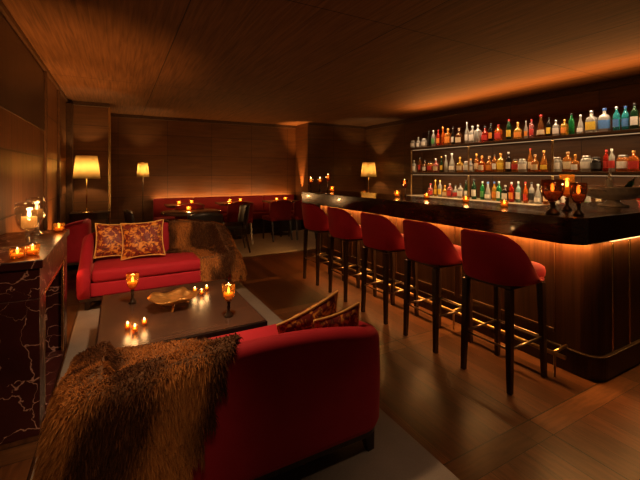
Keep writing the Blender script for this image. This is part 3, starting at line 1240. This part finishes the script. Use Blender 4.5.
votive('amber votive on the bar beside the far cluster of goblets', 'votives on the bar', (2.79, 4.74, CZ), CE * .6, .085, .036)
goblet('lone amber candle goblet midway along the bar by the shelving post', 'amber goblets midway along the bar', (2.99, 3.38, CZ), CE, .20, .042, M_DKAMBER, M_BRONZE, .5, 1.5)
votive('amber votive midway along the bar in front of a lone goblet', 'votives on the bar', (2.86, 3.36, CZ), CE * .6, .08, .036)
votive('small votive on the bar top in front of the red bottles', 'votives on the bar', (2.95, 2.98, CZ), CE * .5, .06, .032)
votive('small votive on the bar top near the green bottles', 'votives on the bar', (2.90, 2.42, CZ), CE * .5, .06, .032)
votive('small votive on the bar top closest to the three corner goblets', 'votives on the bar', (2.76, 1.925, CZ), CE * .5, .06, .032)

# pewter bowl with bottles
pb = thing('punch_bowl', 'wide pewter footed bowl holding chilled bottles on the end of the bar', 'bowl', (3.68, 1.56, CZ))
MB().lathe([(.105, 0), (.11, .008), (.07, .02), (.045, .04), (.05, .053), (.0, .0545)], seg=28).build('foot', M_SILVER, pb)
MB().lathe([(.05, .055), (.12, .060), (.19, .082), (.235, .120), (.255, .160), (.262, .163), (.262, .168), (.245, .164), (.222, .122), (.18, .092), (.12, .072), (0, .068)], seg=36).build('bowl', M_SILVER, pb)
for sx in (-1, 1):
    MB().tube([(sx * .245, -.05, .135), (sx * .285, -.04, .15), (sx * .297, 0, .155), (sx * .285, .04, .15), (sx * .245, .05, .135)], .008, 8).build('handle', M_SILVER, pb)

# ------------------------------------------------------------------ back bar
BBX = 4.90
bb = thing('back_bar_cabinet', 'dark wooden back bar cabinet with a pale stone top under the bottle shelves', 'cabinet', (5.3, 3.3, 0))
MB().box((-.36, -2.25, 0), (.449, 2.25, .90), .005).build('body', M_DARK, bb)
MB().box((-.40, -2.27, .9005), (.449, 2.27, .95), .006).build('worktop', M_STONE, bb)
for k in range(7):
    y = -2.2 + k * .63
    d = MB().box((-.378, y, .08), (-.3605, y + .61, .86), .004).build('door', M_BARFRONT, bb)
    MB().tube([(-.392, y + .56, .42), (-.392, y + .56, .56)], .007, 8).build('handle', M_BRASS, d)
SZ1, SZ2 = 1.87, 1.395
SX0, SX1 = 5.03, 5.44
M_SHELF = wood('shelf_wood', (.06, .030, .013), (.11, .058, .026), (9, .6, 9))
sh = thing('bottle_shelving', 'two dark bottle shelves on slim brass posts along the bar wall', 'shelving', (SX0, 3.3, .9505))
for z in (SZ1, SZ2):
    s = MB().box((0, -2.05, z - .045 - .9505), (SX1 - SX0, 2.22, z - .9505), .003).build('shelf', M_SHELF, sh)
    MB().box((-.006, -2.05, z - .043 - .9505), (-.0005, 2.22, z - .030 - .9505), .001).build('edge_strip', M_BRONZE, s)
    MB().box((.03, -2.0, z - .052 - .9505), (.05, 2.18, z - .0455 - .9505)).build('led_strip', M_LEDDIM, s)
PY = [5.50, 4.155, 2.82, 1.48]
for y in PY:
    MB().box((.004, y - 3.3 - .010, 0), (.024, y - 3.3 + .010, SZ2 - .0455 - .9505), .002).build('post', M_OLDBRASS, sh)
    MB().box((.004, y - 3.3 - .010, SZ2 + .0005 - .9505), (.024, y - 3.3 + .010, SZ1 - .0455 - .9505), .002).build('post', M_OLDBRASS, sh)
structure(MB().box((5.445, 1.0, .951), (5.475, 5.62, 2.2), .004), 'wall_backing', M_WB)

# ------------------------------------------------------------------ bottles
GLASS = {
    'clear': bottle_glass('glass_clear', (.80, .80, .74)),
    'amber': bottle_glass('glass_amber', (.80, .30, .05)),
    'gold': bottle_glass('glass_gold', (.95, .55, .08)),
    'brown': bottle_glass('glass_brown', (.28, .10, .03)),
    'red': bottle_glass('glass_red', (.75, .04, .02)),
    'pink': bottle_glass('glass_pink', (.85, .30, .28)),
    'orange': bottle_glass('glass_orange', (.95, .22, .03)),
    'green': bottle_glass('glass_green', (.03, .42, .12)),
    'dark green': bottle_glass('glass_dark_green', (.02, .10, .04)),
    'teal': bottle_glass('glass_teal', (.05, .55, .62)),
    'pale teal': bottle_glass('glass_pale_teal', (.40, .75, .68)),
    'blue': bottle_glass('glass_blue', (.04, .12, .60)),
    'black': bottle_glass('glass_black', (.03, .025, .02)),
}
LABELC = {'white': (.80, .76, .68), 'cream': (.72, .58, .36), 'black': (.03, .03, .03), 'red': (.55, .04, .03), 'yellow': (.85, .58, .06), 'blue': (.08, .22, .55), 'orange': (.80, .28, .04), 'green': (.10, .35, .10)}
LMAT = {k: simple('label_' + k, c, .6, .1, 60) for k, c in LABELC.items()}
CMAT = {'black': simple('cap_black', (.02, .02, .02), .4), 'silver': M_CHROME, 'gold': M_GOLD, 'red': simple('cap_red', (.4, .02, .02), .4), 'cork': simple('cap_cork', (.45, .28, .14), .8), 'blue': simple('cap_blue', (.05, .15, .5), .4)}
SHAPES = {
    # height, radius, profile of (r, z) in units, label zone, squash
    'tall': (.30, .037, [(.9, 0), (1, .02), (1, .60), (.92, .68), (.45, .77), (.34, .82), (.34, .94)], (.16, .48)),
    'slim': (.32, .031, [(.9, 0), (1, .02), (1, .52), (.8, .62), (.42, .74), (.36, .80), (.36, .95)], (.14, .42)),
    'squat': (.235, .050, [(.85, 0), (1, .04), (1, .48), (.90, .58), (.40, .68), (.28, .74), (.28, .93)], (.12, .42)),
    'round': (.225, .056, [(.6, 0), (.9, .05), (1, .25), (.92, .45), (.55, .60), (.27, .68), (.25, .93)], (.16, .36)),
    'square': (.26, .045, [(.95, 0), (1, .02), (1, .62), (.85, .70), (.36, .76), (.34, .94)], (.14, .50)),
    'tapered': (.29, .050, [(.95, 0), (1, .03), (.92, .30), (.62, .58), (.34, .72), (.30, .80), (.30, .94)], (.12, .32)),
    'broad': (.29, .062, [(.95, 0), (1, .02), (1, .58), (.85, .68), (.34, .76), (.30, .94)], (.14, .50)),
    'jar': (.15, .048, [(.9, 0), (1, .05), (1, .75), (.8, .85), (.6, .88), (.6, .94)], (.20, .62)),
}
BCACHE = {}


def bottle(shape, glass, lab, cap, scale, loc, label, group, rz=0):
    key = (shape, glass, lab, cap)
    h, r_, prof, lz = SHAPES[shape]
    if key in BCACHE:
        t = copy_tree(BCACHE[key])
    else:
        t = thing('liquor_bottle', label, 'bottle')
        seg = 4 if False else 16
        P = [(a * r_, b * h) for a, b in prof]
        g = MB()
        if shape in ('square', 'broad'):
            # squared body
            vs, fs = [], []
            n = 24
            for q, (rr, z) in enumerate(P):
                e = 5.0 if rr > r_ * .8 else 2.0
                for k in range(n):
                    a = 2 * PI * k / n
                    c, s_ = math.cos(a), math.sin(a)
                    kk = (abs(c) ** e + abs(s_) ** e) ** (-1 / e)
                    vs.append((rr * kk * c * (.75 if shape == 'broad' and rr > r_ * .5 else .95), rr * kk * s_ * .95, z))
            for i in range(len(P) - 1):
                for k in range(n):
                    k2 = (k + 1) % n
                    fs.append((i * n + k, i * n + k2, (i + 1) * n + k2, (i + 1) * n + k))
            fs.append(tuple(reversed(range(n))))
            fs.append(tuple((len(P) - 1) * n + k for k in range(n)))
            g.add(vs, fs, True)
        else:
            g.lathe(P, seg=seg)
        g.build('glass_body', GLASS[glass], t)
        c = MB()
        nr = P[-1][0]
        c.lathe([(nr * 1.12, P[-1][1] - .012), (nr * 1.18, P[-1][1] - .010), (nr * 1.18, h - .003), (nr * .9, h), (0, h)], seg=12)
        c.build('cap', CMAT[cap], t)
        if lab:
            # paper label wrapped on the bar side of the bottle
            def rad_at(z):
                for (r0, z0), (r1, z1) in zip(P, P[1:]):
                    if z0 <= z <= z1:
                        return r0 + (r1 - r0) * (z - z0) / max(1e-6, z1 - z0)
                return P[0][0]
            vs, fs = [], []
            n, mrows = 12, 5
            for q in range(mrows):
                z = h * (lz[0] + (lz[1] - lz[0]) * q / (mrows - 1))
                rr = rad_at(z) + .0012
                for k in range(n + 1):
                    a = PI - 1.15 + 2.3 * k / n
                    cx, sx = math.cos(a), math.sin(a)
                    if shape in ('square', 'broad'):
                        e = 5.0
                        kk = (abs(cx) ** e + abs(sx) ** e) ** (-1 / e)
                        vs.append((rr * kk * cx * (.755 if shape == 'broad' else .955) - .0006, rr * kk * sx * .955, z))
                    else:
                        vs.append((rr * cx, rr * sx, z))
            for q in range(mrows - 1):
                for k in range(n):
                    a_ = q * (n + 1) + k
                    fs.append((a_, a_ + 1, a_ + n + 2, a_ + n + 1))
            MB().add(vs, fs, True).build('label', LMAT[lab], t)
        BCACHE[key] = t
    t.location = loc
    t.scale = (scale, scale, scale)
    t.rotation_euler = (0, 0, rz)
    tag(t, label, 'bottle', group)
    return t


ORD = ['first', 'second', 'third', 'fourth', 'fifth', 'sixth', 'seventh', 'eighth', 'ninth', 'tenth', 'eleventh', 'twelfth', 'thirteenth', 'fourteenth', 'fifteenth', 'sixteenth', 'seventeenth', 'eighteenth',
       'nineteenth', 'twentieth', 'twenty-first', 'twenty-second', 'twenty-third', 'twenty-fourth', 'twenty-fifth', 'twenty-sixth', 'twenty-seventh', 'twenty-eighth', 'twenty-ninth', 'thirtieth', 'thirty-first',
       'thirty-second', 'thirty-third', 'thirty-fourth', 'thirty-fifth', 'thirty-sixth', 'thirty-seventh', 'thirty-eighth', 'thirty-ninth', 'fortieth']

TOP = [(413, 'jar', 'clear', 'white', 'silver', 1), (418.5, 'squat', 'clear', 'white', 'silver', .9), (424, 'jar', 'clear', 'white', 'silver', 1.1), (429, 'slim', 'black', None, 'black', .95),
       (433.5, 'tall', 'clear', 'green', 'silver', 1), (438.5, 'tall', 'red', 'orange', 'red', 1), (443, 'slim', 'orange', None, 'gold', 1.05), (447.5, 'square', 'amber', 'orange', 'gold', 1.15), (453, 'slim', 'black', 'white', 'black', 1),
       (459, 'squat', 'brown', 'cream', 'cork', 1.2), (467, 'slim', 'clear', 'white', 'silver', 1.12), (472.5, 'square', 'clear', 'white', 'silver', 1.1), (478, 'square', 'clear', None, 'silver', 1.1), (484.5, 'squat', 'red', 'red', 'black', 1.1),
       (491, 'tall', 'black', 'orange', 'black', .95), (498.5, 'broad', 'orange', 'red', 'red', .88), (509, 'tall', 'dark green', 'yellow', 'red', 1.03), (518, 'squat', 'gold', 'orange', 'gold', 1.08), (526, 'slim', 'clear', 'orange', 'silver', .8),
       (531.5, 'tall', 'pink', 'red', 'red', .9), (541, 'tapered', 'brown', 'cream', 'red', 1.08), (547.5, 'tall', 'black', 'yellow', 'black', .88), (556, 'square', 'clear', 'white', 'silver', .82), (564.5, 'square', 'gold', 'orange', 'gold', .82),
       (571.5, 'tall', 'green', None, 'black', .92), (580.5, 'tapered', 'clear', 'white', 'silver', .85), (591.5, 'broad', 'clear', 'yellow', 'silver', .95), (604.5, 'broad', 'clear', 'blue', 'blue', 1.0), (616.5, 'tall', 'teal', 'blue', 'silver', .95),
       (622.5, 'tall', 'teal', 'blue', 'blue', .95), (634.5, 'tall', 'dark green', 'white', 'black', 1.0), (645, 'square', 'amber', 'cream', 'black', 1)]
MID = [(414, 'square', 'clear', 'white', 'silver', .9), (420, 'tall', 'brown', 'red', 'black', .95), (425, 'squat', 'brown', 'white', 'black', 1), (430, 'jar', 'amber', 'red', 'black', 1.3), (436, 'squat', 'pink', 'cream', 'silver', 1.05),
       (441.5, 'slim', 'dark green', 'yellow', 'gold', .9), (446, 'slim', 'clear', None, 'silver', .95), (452, 'tapered', 'clear', 'white', 'silver', 1.15), (460, 'squat', 'gold', 'cream', 'gold', 1.1), (466, 'jar', 'clear', 'white', 'silver', 1.2),
       (470.5, 'squat', 'clear', 'white', 'gold', .95), (476.5, 'tall', 'amber', 'cream', 'gold', 1.0), (482, 'squat', 'orange', 'cream', 'gold', 1.1), (488.5, 'squat', 'amber', 'orange', 'cork', 1.08), (494.5, 'tall', 'amber', 'white', 'black', .9),
       (499.5, 'square', 'gold', 'yellow', 'gold', 1.1), (508.5, 'tall', 'black', 'white', 'silver', 1.0), (514, 'jar', 'amber', 'red', 'black', 1.25), (519.5, 'jar', 'clear', 'white', 'silver', 1.25), (525.5, 'slim', 'amber', 'cream', 'red', 1.05),
       (533, 'squat', 'amber', 'cream', 'cork', 1.05), (541.5, 'tapered', 'amber', 'yellow', 'gold', 1.02), (557, 'jar', 'clear', 'white', 'silver', 1.3), (566.5, 'broad', 'amber', 'cream', 'cork', .9), (573.5, 'squat', 'amber', 'white', 'gold', .95),
       (580.5, 'jar', 'clear', 'white', 'silver', 1.35), (588, 'jar', 'black', 'black', 'black', 1.2), (595.5, 'tall', 'red', 'red', 'red', .88), (603, 'tall', 'clear', 'red', 'silver', .9), (611, 'jar', 'amber', 'white', 'silver', 1.3),
       (619.5, 'broad', 'orange', 'red', 'gold', .82), (629, 'square', 'amber', 'cream', 'black', .85), (637, 'squat', 'brown', 'cream', 'cork', .95), (646, 'squat', 'amber', 'cream', 'cork', 1)]
LOW = [(430.5, 'squat', 'pink', 'red', 'red', 1), (435.5, 'slim', 'gold', 'yellow', 'gold', .95), (440, 'tall', 'clear', 'yellow', 'gold', 1.0), (445, 'squat', 'gold', 'cream', 'gold', .9), (450, 'square', 'pink', 'red', 'silver', .95),
       (455.5, 'squat', 'clear', 'red', 'black', .95), (460.5, 'square', 'clear', 'white', 'black', .95), (466, 'slim', 'dark green', 'white', 'black', .95), (474, 'tall', 'dark green', 'white', 'black', 1.1), (482.5, 'tall', 'green', 'green', 'silver', .98),
       (488, 'tapered', 'clear', 'white', 'blue', 1.0), (493.5, 'tall', 'gold', 'orange', 'blue', .98), (499, 'tall', 'green', 'white', 'silver', 1.0), (505, 'square', 'black', 'white', 'silver', .95), (511.5, 'tall', 'red', 'orange', 'silver', .98),
       (518.5, 'tall', 'pale teal', 'white', 'silver', 1.02), (525.5, 'slim', 'orange', 'red', 'red', .95), (531.5, 'tall', 'clear', 'black', 'black', 1.0), (538, 'tapered', 'clear', 'white', 'silver', .95), (546, 'tall', 'amber', 'cream', 'gold', .95),
       (556, 'square', 'clear', 'white', 'silver', .95), (563, 'tall', 'pink', 'white', 'red', .9), (588, 'tapered', 'clear', 'green', 'silver', .8), (599, 'tall', 'dark green', 'cream', 'gold', .9), (640, 'tall', 'red', 'cream', 'red', .85)]
for rows, z, x, where in ((TOP, SZ1 + .001, 5.13, 'the top shelf'), (MID, SZ2 + .001, 5.15, 'the middle shelf'), (LOW, .951, 5.12, 'the back bar top')):
    prev_edge = 99
    for k, (u, shp, gl, lab, cap, sc) in enumerate(rows):
        xx = x + (.02 if k % 2 else -.012)
        y = xx / ratio(u)
        rr = SHAPES[shp][1] * sc * .96
        if y + rr > prev_edge - .006:      # keep neighbours apart along the shelf
            y = prev_edge - .006 - rr
        prev_edge = y - rr
        lt = '%s %s bottle%s, %s from far end of %s' % ({'square': 'square-bodied', 'jar': 'short'}.get(shp, shp), gl, (' with ' + lab + ' label') if lab else '', ORD[k], where)
        bottle(shp, gl, lab, cap, sc, (xx, y, z), lt, 'bottles on ' + where, R.uniform(-.25, .25))

# bottles standing in the pewter bowl
for k, (dx, dy, rx, ry, gl, lb) in enumerate(((-.085, .01, .30, -.5, 'clear', 'clear bottle leaning in the pewter bowl on the side by the candles'), (.035, .035, -.1, .22, 'clear', 'upright clear bottle in the middle of the pewter bowl'), (.10, -.03, .2, .75, 'dark green', 'dark green bottle leaning in the pewter bowl away from the candles'))):
    b = bottle('tall', gl, None, 'silver', .62, (3.68 + dx, 1.56 + dy, CZ + .095), lb, 'bottles in the pewter bowl')
    b.rotation_euler = (rx, ry, 0)
    b.location.z += .012

# ------------------------------------------------------------------ lamps
def lamp(name, label, loc, h, zs, rt, rb, hs, e, floor=False):
    """h: stem height; shade from zs to zs + hs"""
    t = thing(name, label, 'lamp', loc)
    MB().lathe([(.085, 0), (.088, .008), (.07, .018), (.02, .03), (0, .03)], seg=24).build('base', M_BRASS if not floor else M_BRONZE, t)
    MB().tube([(0, 0, .028), (0, 0, h)], .0085, 10).build('stem', M_BRASS if not floor else M_BRONZE, t)
    s = MB()
    s.ring([(rb, zs), (rt, zs + hs), (rt - .003, zs + hs), (rb - .003, zs), (rb, zs)], seg=32)
    s.build('shade', M_SHADE, t)
    sp = MB()
    for k in range(3):
        a = 2 * PI * k / 3
        sp.tube([(0, 0, zs + hs * .72), ((rt + (rb - rt) * .28 - .004) * math.cos(a), (rt + (rb - rt) * .28 - .004) * math.sin(a), zs + hs * .72)], .002, 6)
    sp.build('shade_ring', M_BRASS, t)
    MB().lathe([(.012, 0), (.022, .03), (.026, .055), (.018, .078), (0, .085)], (0, 0, h), 14).build('bulb', M_BULB, t)
    light_point((0, 0, zs + hs * .5), e, (1, .62, .27), .03, t)
    return t


def console(label, loc, w, d, h, rz=0):
    t = thing('console_table', label, 'table', loc, rz)
    MB().box((-w / 2, -d / 2, h - .035), (w / 2, d / 2, h), .004).build('table_top', M_DARK, t)
    MB().box((-w / 2 + .03, -d / 2 + .03, h - .12), (w / 2 - .03, d / 2 - .03, h - .0355), .003).build('drawer_box', M_DARK, t)
    for sx in (-1, 1):
        for sy in (-1, 1):
            MB().bar((sx * (w / 2 - .04), sy * (d / 2 - .04), h - .121), (sx * (w / 2 - .04), sy * (d / 2 - .04), 0), .04, .03).build('leg', M_DARK, t)
    return t


LE = 25.0
console('dark slim console table against the pier, carrying the big shaded lamp', (-.40, 7.20, 0), .56, .34, .735)
lamp('table_lamp', 'brass table lamp with cream shade beside the chimney wall corner', (-.448, 7.12, .736), .62, .555, .150, .195, .37, LE)
lamp('floor_lamp', 'slender dark floor lamp with small cream shade against the far wall', (.445, 8.32, 0), 1.36, 1.30, .095, .115, .29, LE * 1.2, True)
console('dark console table in the far corner beyond the bar with lamp and candles', (5.28, 7.28, 0), .7, .6, .80)
lamp('table_lamp', 'brass table lamp with cream shade in the far corner beyond the bar', (5.40, 7.40, .801), .56, .49, .150, .195, .35, LE)
for x, y, h, l in ((5.06, 7.28, .12, 'outermost of the three candle glasses beside the corner lamp'), (5.14, 7.14, .09, 'low front one of the three candle glasses beside the corner lamp'), (5.20, 7.30, .15, 'tallest of the three candle glasses beside the corner lamp')):
    votive(l, 'candle glasses by the corner lamp', (x, y, .801), CE * .4, h, .045)

# ------------------------------------------------------------------ dining area
bq = thing('banquette', 'long dark red banquette bench along the far panelled wall', 'bench', (2.27, 8.35, 0))
MB().box((-1.62, -.30, .12), (1.62, .20, .33), .01).build('base', M_DARK, bq)
M_RED2 = velvet('wine_leather', (.20, .012, .018))
for k in range(4):
    MB().box((-1.62 + .81 * k, -.32, .331), (-1.62 + .81 * k + .805, .10, .46), .03, 3).build('seat_cushion', M_RED2, bq)
    MB().box((-1.62 + .81 * k, .105, .335), (-1.62 + .81 * k + .805, .225, .84), .03, 3).build('back_cushion', M_RED2, bq)
MB().box((-1.62, -.28, 0), (1.62, .18, .1195)).build('plinth', M_DARK, bq)


def dining_table(label, loc, w, d, round_=False, h=.745):
    t = thing('dining_table', label, 'table', loc, 0, 'tables in the dining corner')
    if round_:
        MB().lathe([(w / 2 - .01, h - .035), (w / 2, h - .03), (w / 2, h - .004), (w / 2 - .005, h), (0, h)], seg=40).build('table_top', M_TABLE, t)
    else:
        MB().box((-w / 2, -d / 2, h - .035), (w / 2, d / 2, h), .005).build('table_top', M_TABLE, t)
    MB().lathe([(.22, 0), (.22, .012), (.05, .04), (.035, .10), (.035, h - .08), (.10, h - .04), (0, h - .0355)], seg=24).build('pedestal', M_BRONZE, t)
    return t


DR = .0145
for k, (x, l) in enumerate(((1.15, 'small dining table before the banquette, first from the floor lamp'), (2.15, 'small dining table before the banquette, in the middle of three'), (3.20, 'small dining table before the banquette, last one towards the bar'))):
    dining_table(l, (x, 7.72, DR), .68, .55)
    votive('candle on the ' + ('first', 'middle', 'last')[k] + ' small table before the banquette', 'candles on the dining tables', (x - .1, 7.70, DR + .746), CE * 4.5, .07, .036)
    votive('second candle towards the bench on the ' + ('first', 'middle', 'last')[k] + ' banquette table', 'candles on the dining tables', (x + .16, 7.82, DR + .746), CE * 4.5, .07, .036)
dining_table('round dark dining table behind the fur throw of the far sofa', (1.05, 6.30, DR), .92, .92, True)
votive('lone candle on the round dark dining table', 'candles on the dining tables', (1.02, 6.38, DR + .746), CE * 4.5, .07, .036)


def dining_chair(label, loc, rz, red, group):
    t = thing('dining_chair', label, 'chair', loc, rz, group)
    m = M_RED2 if red else simple('black_leather', (.015, .012, .012), .45)
    # sitter faces +y
    MB().box((-.235, -.22, .40), (.235, .24, .485), .03, 3).build('seat', m, t)
    vs, fs = [], []
    n, k_ = 12, 8
    for side in (0, 1):
        for j in range(k_ + 1):
            for i in range(n + 1):
                u = -1 + 2 * i / n
                z = .44 + .385 * j / k_ - .05 * u * u * (j / k_)
                y = -.215 - .05 * j / k_ + .085 * u * u - (.045 if side else 0) * (1 - .3 * u * u)
                vs.append((.245 * u, y, z))
    N = n + 1
    o = N * (k_ + 1)
    for j in range(k_):
        for i in range(n):
            a = j * N + i
            fs.append((a, a + 1, a + N + 1, a + N))
            fs.append((o + a, o + a + N, o + a + N + 1, o + a + 1))
    for j in range(k_):
        for i in (0, n):
            a = j * N + i
            fs.append((a, a + N, o + a + N, o + a))
    for i in range(n):
        fs.append((i, o + i, o + i + 1, i + 1))
        a = k_ * N + i
        fs.append((a, a + 1, o + a + 1, o + a))
    MB().add(vs, fs, True).build('backrest', m, t)
    for sx in (-1, 1):
        MB().bar((sx * .20, .19, .40), (sx * .205, .21, 0), .036, .024).build('leg', M_DARK, t)
        MB().bar((sx * .20, -.18, .40), (sx * .21, -.27, 0), .036, .024).build('leg', M_DARK, t)
    return t


GCH = 'chairs facing the banquette'
for x, y, rz, l in ((1.12, 7.12, .05, 'red upholstered dining chair facing the banquette, first from the floor lamp'), (2.06, 7.10, -.06, 'red upholstered dining chair facing the middle banquette table'),
                    (2.88, 7.14, .08, 'red upholstered dining chair at the last table, the one away from the bar'), (3.42, 7.08, -.05, 'red upholstered dining chair at the last table, beside the bar')):
    dining_chair(l, (x, y, DR), rz, True, GCH)
GBK = 'black chairs at the round table'
for x, y, rz, l in ((.38, 6.30, -PI / 2, 'black dining chair at the round table on the side by the pier lamp'), (1.74, 6.38, PI / 2 - .1, 'black dining chair with raked legs at the round table, bar side'), (1.10, 5.62, 0.0, 'black dining chair at the round table, just behind the far sofa')):
    dining_chair(l, (x, y, DR if y > 6 and x > 1 else 0.0), rz, False, GBK)

# ------------------------------------------------------------------ lights
WARM = (1, .42, .11)
# bar underside
strip_y((2.735, 3.17, BZ - .184), (.22, 0, -1), .02, 3.82, 70, WARM)
light_area((3.62, 1.247, BZ - .184), (0, 0, 0), 1.68, .012, 8, WARM)
# shelf strips under both shelves, and a strip above the top shelf washing the ceiling
for z, e in ((SZ1 - .056, 17), (SZ2 - .056, 19)):
    strip_y((5.040, 3.35, z), (.25, 0, -1), .02, 4.1, e, (1, .62, .30))
strip_y((4.98, 3.35, 2.21), (-.5, 0, 1), .03, 4.1, 50, (1, .42, .11))
strip_y((5.00, 3.35, SZ1 + .42), (.35, 0, -1), .03, 4.1, 13, (1, .66, .38), rad(110))
# banquette cove and the uplight in the corner by the bar
light_area((2.27, 8.63, .80), (rad(180 - 8), 0, 0), 3.2, .03, 20, WARM)
light_spot((3.945, 8.30, .86), (4.0, 8.36, 2.3), 420, 42, .8, WARM, .03)
# floor washers along the chimney wall, beyond the fireplace
light_spot((-.48, 3.85, .10), (-.75, 4.4, 1.5), 380, 90, .9, WARM, .04)
light_spot((-.48, 5.60, .10), (-.75, 5.85, 1.9), 240, 60, .9, WARM, .04)
light_point((-.55, 3.92, .14), 2.5, WARM, .03)
# unseen spots at ceiling height, added to brighten seating, bar stools, rug and fireplace
light_spot((.35, 2.2, 2.58), (.35, 4.75, .45), 400, 44, .8, (1, .56, .26), .06)
light_spot((.5, 2.0, 2.58), (.5, 3.0, .36), 230, 62, .9, (1, .60, .32), .08)
light_spot((.2, 2.0, 2.58), (.4, 1.55, .7), 150, 60, .9, (1, .56, .26), .08)
light_spot((2.1, .6, 2.58), (2.3, 2.4, .8), 42, 60, .9, (1, .50, .2), .12)
light_spot((1.3, .3, 2.58), (1.35, .85, 0), 45, 44, .9, (1, .62, .36), .1)
light_spot((-.1, -.5, 2.58), (-.16, 1.42, .35), 75, 28, .9, (1, .56, .26), .08)
light_spot((-.5, .6, 2.58), (-.6, 2.4, .5), 80, 40, .9, (1, .56, .26), .08)

w = bpy.data.worlds.new('evening')
SC.world = w
w.use_nodes = True
bg = w.node_tree.nodes['Background']
bg.inputs[0].default_value = (1, .55, .25, 1)
bg.inputs[1].default_value = .032

# ------------------------------------------------------------------ camera
cam = bpy.data.cameras.new('camera')
cam.sensor_width = 36
cam.lens = 370 / 640 * 36
cam.shift_y = -67 / 640
cam.clip_start = .02
co = bpy.data.objects.new('camera', cam)
co.location = (0, 0, CAMH)
co.rotation_euler = (PI / 2, 0, -TH)
COL.objects.link(co)
SC.camera = co
SC.view_settings.view_transform = 'Standard'
SC.view_settings.look = 'None'
SC.view_settings.exposure = 0
SC.view_settings.gamma = 1
SC.view_settings.use_curve_mapping = False
